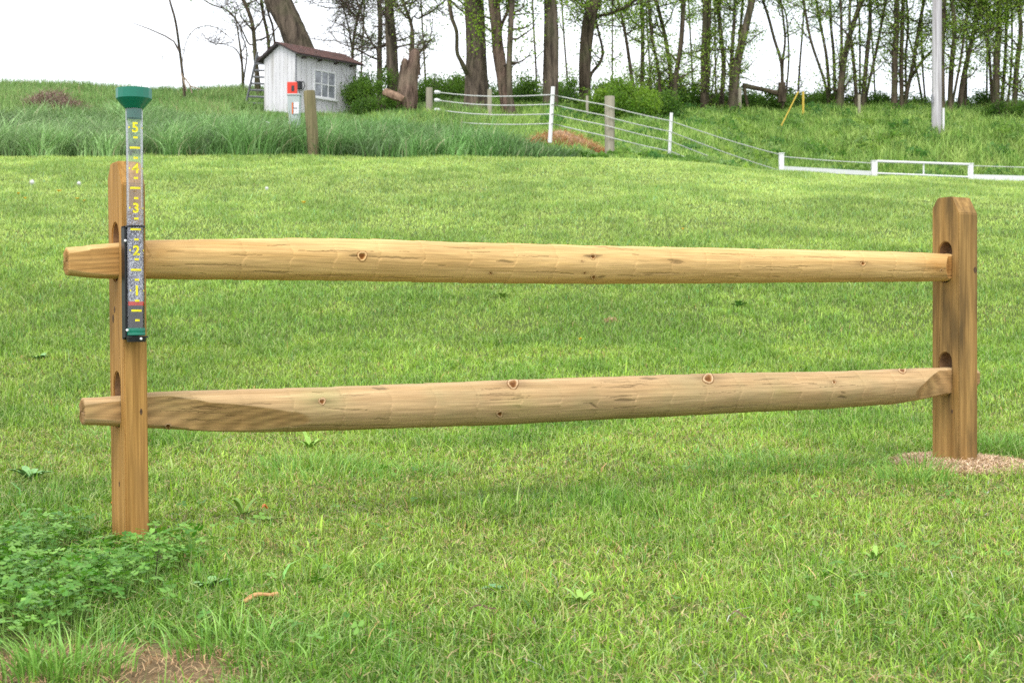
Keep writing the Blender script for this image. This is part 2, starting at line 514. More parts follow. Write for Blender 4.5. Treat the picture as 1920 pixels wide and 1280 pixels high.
def m_ground():
    m, n, l, out = mat_new('turf_soil')
    p = n.new('ShaderNodeBsdfPrincipled'); p.inputs['Roughness'].default_value = 0.95
    p.inputs['Specular IOR Level'].default_value = 0.1
    at = n.new('ShaderNodeAttribute'); at.attribute_name = 'Col'
    tc = n.new('ShaderNodeTexCoord')
    no = n.new('ShaderNodeTexNoise'); no.inputs['Scale'].default_value = 60; no.inputs['Detail'].default_value = 6
    l.new(tc.outputs['Object'], no.inputs['Vector'])
    mr = n.new('ShaderNodeMapRange'); mr.inputs[1].default_value = .3; mr.inputs[2].default_value = .7
    mr.inputs[3].default_value = .55; mr.inputs[4].default_value = 1.4
    l.new(no.outputs['Fac'], mr.inputs[0])
    s = n.new('ShaderNodeVectorMath'); s.operation = 'SCALE'
    l.new(at.outputs['Color'], s.inputs[0]); l.new(mr.outputs[0], s.inputs['Scale'])
    l.new(s.outputs[0], p.inputs['Base Color'])
    b = n.new('ShaderNodeBump'); b.inputs['Strength'].default_value = .7; b.inputs['Distance'].default_value = .01
    l.new(no.outputs['Fac'], b.inputs['Height']); l.new(b.outputs[0], p.inputs['Normal'])
    l.new(p.outputs[0], out.inputs[0])
    return m


M['ground'] = m_ground()

# ------------------------------------------------------------------ terrain
DG = np.arange(-10, 700, 0.25)
EDGE = {0: 295, 500: 293, 750: 293, 1000: 296, 1150: 298, 1300: 306, 1460: 320, 1640: 330, 1920: 342}
FAR = {  # (depth, photo y of the bare ground there)
    0: [(31, 272), (35, 240), (46, 190), (54, 168)],
    500: [(31, 276), (35, 246), (44, 217), (46, 214), (54, 178)],
    750: [(31, 283), (35, 262), (44, 222), (46, 214), (54, 199)],
    1000: [(31, 284), (35, 270), (42, 226), (46, 214), (54, 199)],
    1150: [(31, 296), (35, 282), (42, 246), (50, 218), (56, 206)],
    1300: [(30, 307), (33, 300), (37, 284), (44, 250), (50, 226), (56, 208)],
    1460: [(30, 334), (36, 372), (40, 358), (44, 316), (50, 246), (56, 208)],
    1640: [(30, 342), (36, 380), (42, 366), (46, 318), (50, 252), (56, 206)],
    1920: [(30, 352), (36, 384), (43, 366), (46, 322), (50, 250), (56, 203)],
}
UC = sorted(EDGE)


def z_of(y, d): return CZ + (640 - y) / FPX * d


TAB = []
for u in UC:
    ks = [(-10, -0.013), (0, -0.003), (5.5, CZ - .4085), (7.5, CZ - .27), (10, CZ - .01), (13, CZ + .49), (20, CZ + 1.87)]
    ks.append((28, z_of(EDGE[u], 28)))
    ks += [(d, z_of(y, d)) for d, y in FAR[u]]
    dl, zl = ks[-1]
    ks += [(62, zl + .25), (75, zl - .6), (120, zl - 4), (700, zl - 10)]
    xs, zs = zip(*ks)
    row = np.interp(DG, xs, zs)
    k = np.hanning(9); k /= k.sum()
    row2 = np.convolve(np.pad(row, 4, mode='edge'), k, 'valid')
    TAB.append(row2)
TAB = np.array(TAB)
UCN = (np.array(UC, float) - 960) / FPX


def G(x, y):
    """ground height at world x, y"""
    x = np.asarray(x, float); y = np.asarray(y, float)
    u = x / np.maximum(y, 6.0)
    u = np.clip(u, UCN[0], UCN[-1])
    i = np.clip(np.searchsorted(UCN, u) - 1, 0, len(UCN) - 2)
    f = (u - UCN[i]) / (UCN[i + 1] - UCN[i])
    f = f * f * (3 - 2 * f)
    dq = np.clip((y + 10) / 0.25, 0, len(DG) - 1.001)
    j = dq.astype(int); g = dq - j
    a = TAB[i, j] * (1 - g) + TAB[i, j + 1] * g
    b = TAB[i + 1, j] * (1 - g) + TAB[i + 1, j + 1] * g
    z = a * (1 - f) + b * f
    amp = np.clip((y - 2) / 30, .15, 1)
    z = z + 0.05 * amp * (fbm(x * .5 + 7, y * .5, 3) - .5) * 2
    z = z + 0.012 * (fbm(x * 3, y * 3, 5) - .5)
    z = z + np.clip((y - 29) / 6, 0, 1) * (0.35 * (fbm(x * .22, y * .22, 9) - .5) + .22 * (fbm(x * .9, y * .7, 10) - .5))
    return z


def g1(x, y): return float(G(np.array([x]), np.array([y]))[0])


def hit(px, py, lo=2.0, hi=60):
    """where the view ray of a photo point meets the ground"""
    d = np.arange(lo, hi, 0.02)
    x = (px - 960) / FPX * d
    z = CZ + (640 - py) / FPX * d
    below = np.nonzero(z - G(x, d) <= 0)[0]
    k = below[0] if len(below) else len(d) - 1
    return Vector((x[k], d[k], g1(x[k], d[k])))


def lawn_edge(x, y):
    """positive inside the mown lawn"""
    u = x / np.maximum(y, 6)
    e = 28.0 + (fbm(x * .9, y * 0 + 1, 21) - .5) * .5
    e = np.where(u > 0.10, e + np.clip((u - .10) / .1, 0, 1) * 8, e)
    return e - y


SOIL = []   # bare patches (x, y, r)
for px, py, r in [(240, 1248, .13), (310, 1262, .15), (20, 1262, .16), (400, 1278, .08), (300, 1015, .06)]:
    q = hit(px, py); SOIL.append((q.x, q.y, r))


def bare(x, y):
    v = np.zeros_like(x)
    for sx, sy, r in SOIL:
        dd = np.hypot((x - sx), (y - sy) * .8) / r + (fbm(x * 14, y * 14, 31) - .5) * 1.2
        v = np.maximum(v, np.clip(1.35 - dd, 0, 1))
    return v


def build_ground():
    dd = np.concatenate([np.arange(-9, 1.5, .5), np.arange(1.5, 8, .06), np.arange(8, 30, .15), np.arange(30, 66, .35),
                         np.arange(66, 120, 3), np.geomspace(120, 650, 14)])
    tt = np.linspace(-1, 1, 221)
    tt = np.sign(tt) * np.abs(tt) ** 1.7
    X = tt[None, :] * (4 + dd[:, None].clip(0) * .9)
    Y = np.repeat(dd[:, None], len(tt), 1)
    Z = G(X, Y)
    V = np.stack([X, Y, Z], -1).reshape(-1, 3)
    nr, nc = X.shape
    a = (np.arange(nr - 1)[:, None] * nc + np.arange(nc - 1)[None]).ravel()
    F = np.stack([a, a + 1, a + nc + 1, a + nc], 1)
    x, y = V[:, 0], V[:, 1]
    n = fbm(x * 1.2, y * 1.2, 2)
    c = np.array([.085, .115, .03]) * (0.7 + .6 * n[:, None])
    br = np.array([.17, .12, .065])
    b = np.clip(bare(x, y) * 1.3, 0, 1)[:, None]
    c = c * (1 - b) + br * (.7 + .6 * n[:, None]) * b
    o = np_mesh('ground', V, F, c, M['ground'])
    tag(o, 'grassy hillside ground rising behind the rail fence', 'ground', kind='structure')


build_ground()


# ------------------------------------------------------------------ grass
def blades(B, h, w, yaw, lean, ldir, col, rows=3, tipcol=None, taper=0.25, curl=1.0):
    """array of blades -> V, F, C"""
    n = len(B)
    t = np.linspace(0, 1, rows)[None, :]
    ld = np.stack([np.cos(ldir), np.sin(ldir)], -1)
    hor = (lean * h)[:, None] * (t ** (1 + curl))
    zz = h[:, None] * t * (1 - 0.35 * np.clip(lean, 0, 1.6)[:, None] * t ** 1.5)
    cx = B[:, 0:1] + hor * ld[:, 0:1]
    cy = B[:, 1:2] + hor * ld[:, 1:2]
    cz = B[:, 2:3] + zz
    ww = (w[:, None] * .5) * (1 - (1 - taper) * t ** 1.6)
    dx = np.cos(yaw)[:, None] * ww; dy = np.sin(yaw)[:, None] * ww
    L = np.stack([cx - dx, cy - dy, cz], -1); Rr = np.stack([cx + dx, cy + dy, cz], -1)
    V = np.stack([L, Rr], 2).reshape(-1, 3)
    base = (np.arange(n) * rows * 2)[:, None]
    k = np.arange(rows - 1)[None] * 2
    a = (base + k).ravel()
    F = np.stack([a, a + 1, a + 3, a + 2], 1)
    if tipcol is None: tipcol = col
    C = col[:, None, :] * (1 - t[..., None]) + tipcol[:, None, :] * t[..., None]
    C = np.repeat(C[:, :, None, :], 2, 2).reshape(-1, 3)
    return V, F, C


def join(parts):
    V, F, C = [], [], []
    o = 0
    for v, f, c in parts:
        V.append(v); F.append(f + o); C.append(c); o += len(v)
    return np.concatenate(V), np.concatenate(F), np.concatenate(C)


def wedge(n, d0, d1, u0=-.42, u1=.42, margin=.4):
    d = np.sqrt(rng.uniform(d0 * d0, d1 * d1, n))
    u = rng.uniform(u0, u1, n)
    x = u * d + rng.uniform(-margin, margin, n)
    return x, d


def mixc(a, b, t):
    return np.asarray(a)[None] * (1 - t[:, None]) + np.asarray(b)[None] * t[:, None]


def keep_out(x, y):
    """0 where the fence posts stand"""
    ok = np.ones(len(x), bool)
    for (cx, cy) in ((-.936, 3.65), (1.518, 5.12)):
        ok &= np.hypot(x - cx, y - cy) > .068
    return ok


CLOVER_C = hit(85, 1105)


def clover_mask(x, y):
    # clover patch around and in front of the near post
    cx, cy = CLOVER_C.x, CLOVER_C.y
    e = np.hypot((x - cx) / .31, (y - cy) / .66) + (fbm(x * 4, y * 4, 41) - .5) * .9
    return np.clip((1.05 - e) * 4, 0, 1)


MND = hit(1806, 872)


def lawn():
    parts = []
    spec = [(1.9, 3.3, 24000, 4), (3.3, 4.3, 19000, 3), (4.3, 6.5, 11500, 3), (6.5, 10, 5200, 3), (10, 16, 2900, 3), (16, 29.5, 1800, 2)]
    for d0, d1, dens, rows in spec:
        area = .84 * (d1 * d1 - d0 * d0) / 2
        n = int(area * dens)
        x, y = wedge(n, d0, d1)
        lush = .62 * fbm(x * 2.2, y * 1.4, 12) + .38 * fbm(x * .8, y * .5, 13) + .02          # dark tall clumps vs thin straw
        fine = fbm(x * 9, y * 7, 14)
        big = fbm(x * .5, y * .35, 15)
        k = (lawn_edge(x, y) > 0) & keep_out(x, y)
        k &= rng.uniform(0, 1, n) > bare(x, y) * 1.15
        k &= rng.uniform(0, 1, n) < .55 + .9 * fine
        k &= rng.uniform(0, 1, n) > clover_mask(x, y) * .72
        md = np.hypot((x - MND.x) / .85, (y - MND.y)) + (fbm(x * 9, y * 9, 51) - .5) * .35
        k &= rng.uniform(0, 1, n) > np.clip((.33 - md) * 9, 0, 1) * .93
        # wavy lawn stripes further away
        x, y, lush, fine, big = x[k], y[k], lush[k], fine[k], big[k]
        n = len(x)
        lm = np.clip((lush - .42) * 4.5, 0, 1)
        tuft = np.clip((fbm(x * 5 + 3, y * 5, 19) - .58) * 6, 0, 1)
        h = rng.uniform(.013, .031, n) * np.interp(y, [2, 4, 6], [.88, 1, 1.05]) * (1 + .8 * lm + .9 * tuft * rng.uniform(0, 1, n)) * (1 + .35 * np.clip((y - 5) / 10, 0, 1))
        tall = rng.uniform(0, 1, n) < .012
        h[tall] *= rng.uniform(1.5, 2.4, tall.sum())
        w = rng.uniform(.0012, .0030, n) + .00036 * y * rng.uniform(.6, 1.2, n)
        wide = rng.uniform(0, 1, n) < .02
        w[wide] *= 2.2
        lean = np.abs(rng.normal(.62, .5, n))
        ld = rng.uniform(0, 2 * np.pi, n)
        B = np.stack([x, y, G(x, y) - .004], -1)
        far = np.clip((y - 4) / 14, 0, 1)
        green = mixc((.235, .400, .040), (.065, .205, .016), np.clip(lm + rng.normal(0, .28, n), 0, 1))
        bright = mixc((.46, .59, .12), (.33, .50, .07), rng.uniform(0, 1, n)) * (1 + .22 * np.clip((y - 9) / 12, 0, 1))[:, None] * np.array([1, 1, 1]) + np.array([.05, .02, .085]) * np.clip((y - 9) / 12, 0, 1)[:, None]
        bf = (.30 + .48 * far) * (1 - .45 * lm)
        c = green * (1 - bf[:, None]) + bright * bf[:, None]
        straw_p = np.clip(.19 - .22 * lm + .25 * np.clip(fine - .55, 0, 1) - .17 * far + .25 * np.clip(big - .5, 0, 1) * (1 - far), .02, .5)
        st = rng.uniform(0, 1, n) < straw_p
        sc = mixc((.50, .42, .19), (.40, .25, .10), rng.uniform(0, 1, n))
        c = np.where(st[:, None], sc, c)
        h[st] *= .75; lean[st] *= 1.4
        c = c * (1 + rng.uniform(-.5, .5, n) * (1 - .5 * far))[:, None] * (.78 + .44 * big[:, None]) * (.80 + .42 * fine[:, None])
        blue = rng.uniform(0, 1, n) < .06
        c[blue] = c[blue] * np.array([.75, 1.0, 1.9])
        cutt = (rng.uniform(0, 1, n) < .26 - .12 * far)[:, None]
        tip = np.where(cutt, c * .45 + np.array([.62, .62, .30]) * .55, c * np.array([1.15, 1.1, 1.0]))
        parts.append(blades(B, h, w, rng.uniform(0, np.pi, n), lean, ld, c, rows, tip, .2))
        if d1 <= 6.6:      # matted dead thatch and clippings near the ground
            m = int(area * 2000)
            x, y = wedge(m, d0, d1)
            kk = keep_out(x, y) & (rng.uniform(0, 1, m) < .35 + .8 * fbm(x * 3, y * 3, 77)) & (rng.uniform(0, 1, m) > bare(x, y))
            x, y = x[kk], y[kk]; m = len(x)
            B = np.stack([x, y, G(x, y) + rng.uniform(.004, .022, m)], -1)
            c = mixc((.55, .46, .22), (.36, .22, .09), rng.uniform(0, 1, m)) * rng.uniform(.7, 1.1, m)[:, None]
            parts.append(blades(B, rng.uniform(.008, .016, m), rng.uniform(.0015, .003, m), rng.uniform(0, np.pi, m),
                                rng.uniform(1.5, 3.5, m), rng.uniform(0, 6.28, m), c, 3, c, .5, .3))
    V, F, C = join(parts)
    o = np_mesh('lawn_grass', V, F, C, M['grass'], smooth=True)
    tag(o, 'mown lawn of green and straw coloured blades around the rail fence', 'grass', kind='stuff')


lawn()


def bank_grass():
    # tall drooping grass along the left bank
    parts = []
    nc = 1150
    cx, cy = wedge(nc, 28.1, 37.5, -.44, .08, .3)
    cu = cx / cy
    k = (lawn_edge(cx, cy) < -.1 - .5 * (rng.uniform(0, 1, nc) ** 2)) & (rng.uniform(0, 1, nc) > np.clip(cu / .05, 0, 1)) & ~((cu > -.06) & (cy > 31 + (-cu * 60)))
    cx, cy, cu = cx[k], cy[k], cu[k]; nc = len(cx)
    per = 130
    ch = rng.uniform(.45, 1.35, nc) * (.55 + .9 * fbm(cx * .7, cy * .7, 62))
    left = np.clip((-cu - .16) * 8, 0, 1)
    tone = rng.uniform(0, 1, nc)
    rep_ = lambda q: np.repeat(q, per, 0)
    a_ = rng.uniform(0, 6.28, nc * per); rr = .46 * np.sqrt(rng.uniform(0, 1, nc * per))
    x = rep_(cx) + rr * np.cos(a_); y = rep_(cy) + rr * np.sin(a_) * .8
    n = nc * per
    f = np.clip((rep_(cu) + .04) / .06, 0, 1)
    h = rng.uniform(.34, .80, n) * np.interp(y, [28, 31, 35, 38], [.95, .85, .68, .6]) * rep_(ch) * (1 - .5 * f)
    c = mixc((.105, .26, .05), (.30, .45, .185), np.clip(rep_(left) * .6 + rep_(tone) * .6 - .15 + rng.normal(0, .2, n), 0, 1)) * rng.uniform(.6, 1.4, n)[:, None] * (.75 + .5 * rep_(tone))[:, None]
    st = rng.uniform(0, 1, n) < .05
    c[st] = np.array([.46, .46, .26])
    pz = np.clip((fbm(x * 1.7, y * 1.1, 68) - .28) * 2.2, 0, 1)
    c = c * (.5 + .85 * pz)[:, None]; h = h * (.62 + .5 * pz)  # shade in the gaps between clumps, painted into the blade colour
    lean = rr / .46 * rng.uniform(.1, 1.5, n) + .3 * rep_(left) * rng.uniform(0, 1, n) + .1
    wd = rng.normal(-.4, .5, nc)
    ld = np.where(rng.uniform(0, 1, n) < .65, a_, rep_(wd)) + rng.normal(0, .8, n)
    B = np.stack([x, y, G(x, y) - .01], -1)
    parts.append(blades(B, h, rng.uniform(.012, .028, n), rng.uniform(0, np.pi, n), lean, ld, c, 5, c * .72 + np.array([.36, .45, .27]) * .28, .15, 1.3))  # paler tips: lit blade ends put into the colour
    V, F, C = join(parts)
    tag(np_mesh('tall_grass', V, F, C, M['tall']), 'tall drooping blue-green grass on the bank below the shed', 'grass', kind='stuff')
    # upper left slope: shorter meadow up to the skyline
    parts = []
    n = 150000
    x, y = wedge(n, 36.5, 58, -.44, -.02, .5)
    u = x / y
    cl = fbm(x * .8, y * .8, 64)
    h = rng.uniform(.14, .44, n) * (.4 + 1.2 * cl) * np.where((u > -.19) & (u < -.085) & (y < 47), .35, 1)
    c = mixc((.11, .24, .050), (.26, .38, .12), np.clip(cl * 1.6 - .35 + rng.normal(0, .2, n), 0, 1)) * rng.uniform(.55, 1.4, n)[:, None]
    st = rng.uniform(0, 1, n) < .04 + .25 * np.clip(fbm(x * .5, y * .5, 69) - .55, 0, 1)
    c[st] = np.array([.40, .34, .18])
    B = np.stack([x, y, G(x, y) - .01], -1)
    parts.append(blades(B, h, rng.uniform(.014, .028, n), rng.uniform(0, np.pi, n), np.abs(rng.normal(.35, .3, n)), rng.uniform(0, 6.28, n), c, 3, c * 1.12, .2))
    V, F, C = join(parts)
    tag(np_mesh('meadow_grass', V, F, C, M['tall']), 'rough meadow grass on the upper slope up to the skyline at left', 'grass', kind='stuff')
    # right hand bank and middle: brighter grass and weeds
    parts = []
    n = 190000
    x, y = wedge(n, 28.5, 60, -.09, .44, .5)
    u = x / y
    k = (lawn_edge(x, y) < 0)
    k &= ~((u < .02) & (y < 33))
    k &= ~((u > .01) & (u < .065) & (y < 30.3))
    k &= rng.uniform(0, 1, n) < np.clip(.4 + y / 60, 0, 1)
    x, y, u = x[k], y[k], u[k]; n = len(x)
    cl = fbm(x * .9, y * .9, 66); c2 = fbm(x * 2.5, y * 2.5, 67)
    h = rng.uniform(.10, .34, n) * (.35 + 1.4 * cl) * (1 + .5 * np.clip((u - .2) * 6, 0, 1)) * np.where(u > .05, np.interp(y, [29, 33, 36], [.3, .45, 1]), 1)
    c = mixc((.14, .29, .045), (.40, .53, .14), np.clip(c2 * 1.7 - .35 + rng.normal(0, .2, n), 0, 1)) * rng.uniform(.55, 1.4, n)[:, None]
    B = np.stack([x, y, G(x, y) - .01], -1)
    parts.append(blades(B, h, rng.uniform(.014, .032, n), rng.uniform(0, np.pi, n), np.abs(rng.normal(.4, .3, n)), rng.uniform(0, 6.28, n), c, 3, c * 1.1, .2))
    V, F, C = join(parts)
    tag(np_mesh('pasture_grass', V, F, C, M['tall']), 'bright rough grass on the bank behind the rope fence and gate', 'grass', kind='stuff')


bank_grass()


def leaf_quads(Pc, size, col, flat=0.0):
    """pointed leaves: one bent quad pair each, random orientation"""
    n = len(Pc)
    d = rng.normal(0, 1, (n, 3)); d[:, 2] *= (1 - flat); d /= np.linalg.norm(d, axis=1)[:, None] + 1e-9
    e = rng.normal(0, 1, (n, 3)); e -= (e * d).sum(1)[:, None] * d; e /= np.linalg.norm(e, axis=1)[:, None] + 1e-9
    s = size[:, None]
    a = Pc - d * s * .5
    b = Pc + e * s * .32
    c_ = Pc + d * s * .5
    dd = Pc - e * s * .32
    V = np.stack([a, b, c_, dd], 1).reshape(-1, 3)
    i = np.arange(n)[:, None] * 4
    F = i + np.array([[0, 1, 2, 3]])
    C = np.repeat(col, 4, 0)
    return V, F, C


def weeds():
    # leafy weeds mounding over the right bank
    cs = []
    parts = []
    for _ in range(850):
        u = rng.uniform(.02, .42); d = rng.uniform(43, 58)
        if rng.uniform() < .3: u, d = rng.uniform(.015, .17), rng.uniform(29.5, 44)
        cs.append((u * d, d))
    for cx, cy in cs:
        r = rng.uniform(.18, .55); hh = rng.uniform(.12, .42)
        if cy < 40: hh *= .5; r *= .7
        m = int(90 * r / .4)
        a = rng.uniform(0, 6.28, m); rr = r * np.sqrt(rng.uniform(0, 1, m))
        x = cx + rr * np.cos(a); y = cy + rr * np.sin(a)
        z = G(x, y) + hh * (1 - (rr / r) ** 2) * rng.uniform(.4, 1.1, m) + .03
        t = rng.uniform(0, 1) ** 1.3
        base = np.array([.10, .235, .045]) * (1 - t) + np.array([.36, .50, .13]) * t
        c = base[None] * rng.uniform(.7, 1.3, (m, 1)) * np.array([1, 1, rng.uniform(.8, 1.5)])
        parts.append(leaf_quads(np.stack([x, y, z], -1), rng.uniform(.05, .13, m) * rng.uniform(.7, 1.5), c, .3))
    V, F, C = join(parts)
    tag(np_mesh('weed_cover', V, F, C, M['leaf']), 'leafy green weeds covering the bank behind the white gate', 'weeds', kind='stuff')


weeds()


# ------------------------------------------------------------------ trees
def leaf_part(parent, name, pts, spread, per, size, pal, mat=None, drop=.0):
    pts = np.asarray(pts)
    if not len(pts): return
    n = len(pts) * per
    c = np.repeat(pts, per, 0) + rng.normal(0, spread, (n, 3)) * np.array([1, 1, .7])
    c[:, 2] -= drop
    t = np.repeat(rng.uniform(0, 1, len(pts)), per)
    col = mixc(pal[0], pal[1], np.clip(t + rng.normal(0, .2, n), 0, 1)) * rng.uniform(.7, 1.25, n)[:, None]
    V, F, C = leaf_quads(c, rng.uniform(size * .6, size * 1.3, n), col)
    return np_mesh(name, V, F, C, mat or M['leaf'], parent, smooth=False)


def wig_path(p, d, L, n, rnd, wig=.25, up=.15):
    pts = [Vector(p)]
    d = Vector(d).normalized()
    for i in range(n):
        d = (d + Vector((rnd.uniform(-1, 1), rnd.uniform(-1, 1), rnd.uniform(-.8, .8))) * wig + Vector((0, 0, up))).normalized()
        pts.append(pts[-1] + d * (L / n))
    return pts


SPRING = ((.16, .31, .035), (.36, .50, .075))
SPRING_D = ((.15, .28, .04), (.42, .56, .11))
OLIVE = ((.12, .20, .05), (.26, .34, .12))


def smooth_path(pts, n=4):
    out = []
    m = len(pts)
    for i in range(m - 1):
        p0 = pts[max(i - 1, 0)]; p1 = pts[i]; p2 = pts[i + 1]; p3 = pts[min(i + 2, m - 1)]
        for k in range(n):
            t = k / n
            out.append(.5 * ((2 * p1) + (p2 - p0) * t + (2 * p0 - 5 * p1 + 4 * p2 - p3) * t * t + (3 * p1 - p0 - 3 * p2 + p3) * t ** 3))
    out.append(pts[-1])
    return out


def tree(name, label, d, stems, group=None, bark='bark', leaves=10, pal=SPRING_D, leaf_size=.08, seed=1, nbr=9, brl=1.5,
         top=1.7, leaf_low=None, twig_only=False, flare=0.25, spread=.22, twigs=4, low=0.13):
    """stems: list of (polyline in photo pixels, base first; width in photo px at base, width at top of frame)"""
    rnd = random.Random(seed)
    s0 = stems[0][0][0]
    q = P(s0[0], s0[1], d)
    gz = g1(q.x, q.y)
    root = empty(name, (q.x, q.y, gz), label, 'tree', group)
    br = MB()
    lp = []
    for si, (pl, w0, w1) in enumerate(stems):
        pts = [P(a, b, d + rnd.uniform(-.15, .15) * (i > 0) + .25 * si) for i, (a, b) in enumerate(pl)]
        bx = pts[0]
        gb = g1(bx.x, bx.y)
        pts[0] = Vector((bx.x, bx.y, min(bx.z, gb) - .15))
        if bx.z > gb + .2:
            pts.insert(1, bx)
        # run on above the frame
        last = pts[-1]; dr = (pts[-1] - pts[-2]).normalized()
        for k in range(4):
            dr = (dr + Vector((rnd.uniform(-.25, .25), rnd.uniform(-.25, .25), .15))).normalized()
            pts.append(pts[-1] + dr * top / 4)
        sp = smooth_path(pts, 4)
        zs = [p.z for p in sp]; zf = last.z
        rad = []
        for i, p in enumerate(sp):
            t = min(1, max(0, (p.z - zs[0]) / max(.1, zf - zs[0])))
            r = (w0 * (1 - t) + w1 * t) / 2 / FPX * d
            if p.z > zf: r *= max(.25, 1 - (p.z - zf) / top * .7)
            if t < .2: r *= 1 + flare * (1 - t / .2) ** 2
            rad.append(r)
        tr = MB(); tr.tube(sp, rad, 12 if w0 > 12 else 8, True, .06 if w0 > 9 else .03, seed * 7 + si)
        tr.build('trunk', M[bark], root, smooth=True, angle=80)
        nb = max(3, int(nbr * 1.45))
        for b in range(nb):
            f = low + (1 - low) * rnd.random() ** .8
            i = min(len(sp) - 2, int(f * (len(sp) - 1)))
            p = sp[i]; r0 = rad[i]
            a = rnd.uniform(0, 6.28)
            dv = Vector((math.cos(a), math.sin(a) * .8, rnd.uniform(-.1, .9)))
            L = brl * rnd.uniform(.5, 1.2)
            bp = wig_path(p, dv, L, 6, rnd, .28, .08)
            rb = min(r0 * .45, .035)
            br.tube(bp, [rb * (1 - .8 * k / 6) + .004 for k in range(7)], 5, False)
            for k in range(1, 7):
                lp.append(bp[k])
            for tt in range(twigs):
                k = rnd.randint(1, 5)
                dv2 = Vector((rnd.uniform(-1, 1), rnd.uniform(-1, 1), rnd.uniform(-.5, .9)))
                tp = wig_path(bp[k], dv2, L * rnd.uniform(.3, .6), 4, rnd, .3, .02)
                br.tube(tp, [.011, .009, .008, .006, .005], 3, False)
                lp.append(tp[2]); lp.append(tp[4])
                if rnd.random() < .6:
                    tp2 = wig_path(tp[2], Vector((rnd.uniform(-1, 1), rnd.uniform(-1, 1), rnd.uniform(-.5, .8))), L * .25, 3, rnd, .3, 0)
                    br.tube(tp2, .0055, 3, False); lp.append(tp2[3])
    br.build('branches', M['twig'] if bark != 'bark_pale' else M[bark], root, smooth=True, angle=80)
    if leaves:
        if leaf_low is not None:
            zl = P(0, leaf_low, d).z
            lp = [p for p in lp if p.z > zl or rnd.random() < .3]
        leaf_part(root, 'crown', [tuple(p) for p in lp], spread * .8, max(1, int(leaves * .8)), leaf_size, pal)
    return root


GL = 'trees along the ridge'
# --- left group
tree('bare_tree', 'thin leafless sapling with one long side branch, far left on the skyline', 50,
     [([(345, 165), (337, 95), (329, 40), (318, 0)], 6, 4)], GL, leaves=0, seed=2, nbr=3, brl=.8, twigs=2, low=.5)
t = MB()
t.tube([P(336, 96, 50), P(326, 78, 50), P(310, 68, 50), P(278, 54, 50), P(245, 42, 50)], [.04, .03, .028, .02, .01], 6)
t.build('branch', M['twig'], bpy.data.objects['bare_tree'], smooth=True)
t = MB()
t.tube(smooth_path([P(341, 125, 50), P(346, 90, 50), P(358, 62, 50), P(378, 50, 50), P(405, 52, 50), P(440, 78, 50)]), [.014] * 21, 5)
t.build('branch', M['twig'], bpy.data.objects['bare_tree'], smooth=True)
bt = bpy.data.objects['bare_tree']
leaf_part(bt, 'crown', [tuple(P(a, b, 50)) for a, b in [(345, 95), (349, 80), (354, 68), (362, 58), (372, 52), (385, 48), (395, 49), (408, 54), (420, 62), (305, 110), (312, 118), (310, 104)]],
          .06, 10, .06, ((.16, .17, .12), (.24, .26, .18)))
rt = MB()
for a in ([(340, 138), (347, 160), (350, 172)], [(346, 146), (358, 162), (378, 168)], [(356, 160), (360, 175)]):
    rt.tube([P(x, y, 49.6) for x, y in a], [.03, .025, .015][:len(a)], 6)
o = rt.build('dead_branch', M['bark_pale'], None, smooth=True)
tag(o, 'forked pale bare branch lying at the foot of the thin far left sapling', 'branch')

tree('bare_tree', 'small spindly leafless shrub tree left of the ladder', 53,
     [([(455, 150), (453, 110), (446, 60), (440, 20)], 6, 2), ([(457, 150), (463, 100), (452, 60)], 4, 2), ([(455, 150), (448, 100), (425, 85), (402, 82)], 3, 1.5)],
     GL, leaves=0, seed=3, nbr=8, brl=1.0, twigs=5, top=.3)
tree('bare_tree', 'thin dark tree rising just above the ladder, left of the shed', 51,
     [([(485, 165), (479, 110), (473, 45), (456, 0)], 9, 7), ([(478, 95), (466, 82), (450, 50), (430, 22), (395, 8)], 4, 2.5)],
     GL, leaves=3, pal=OLIVE, seed=4, nbr=7, brl=1.3, twigs=4)
tree('slender_tree', 'pair of slim dark stems close behind the shed roof peak', 52,
     [([(506, 150), (503, 75), (494, 30), (490, 0)], 7, 6), ([(519, 150), (513, 60), (503, 25), (499, 0)], 5, 4)],
     GL, leaves=1, pal=OLIVE, seed=5, nbr=9, brl=1.2, twigs=8)
tree('leaning_tree', 'thick dark trunk leaning left from behind the shed roof', 49.5,
     [([(585, 200), (572, 120), (556, 75), (540, 38), (519, 0)], 60, 46)], GL, bark='bark_grey', leaves=1, pal=OLIVE, seed=6, nbr=9, brl=2.4, low=.6, twigs=12)
tree('slender_tree', 'fine branched slim tree directly right of the leaning trunk', 52,
     [([(661, 190), (661, 100), (668, 45), (681, 0)], 6, 5), ([(661, 110), (655, 60), (645, 20), (640, 0)], 4, 3)],
     GL, leaves=2, pal=OLIVE, seed=7, nbr=18, brl=1.8, twigs=15, spread=.15, leaf_size=.05)
tree('slender_tree', 'light brown straight slim trunk left of the darker straight trunk above the shed end', 50,
     [([(713, 190), (712, 90), (713, 40), (710, 0)], 10, 8), ([(708, 105), (700, 85), (685, 60), (676, 20)], 4, 3)], GL, bark='bark_grey', leaves=2, pal=OLIVE, seed=8, nbr=16, brl=1.7, twigs=14, leaf_size=.055)
tree('straight_tree', 'straight dark medium trunk just right of the shed', 48,
     [([(738, 205), (735, 110), (731, 50), (728, 0)], 25, 17)], GL, bark='bark_grey', leaves=2, pal=OLIVE, seed=9, nbr=14, brl=1.8, twigs=14, leaf_size=.06)
tree('slender_tree', 'crooked thin tree growing up behind the broken stump', 47,
     [([(773, 190), (774, 90), (772, 52), (764, 25), (755, 2)], 7, 6), ([(771, 48), (785, 35), (805, 25), (830, 5)], 4, 3)], GL, leaves=5, pal=SPRING_D, seed=10, nbr=13, brl=1.6, twigs=12, leaf_size=.055)
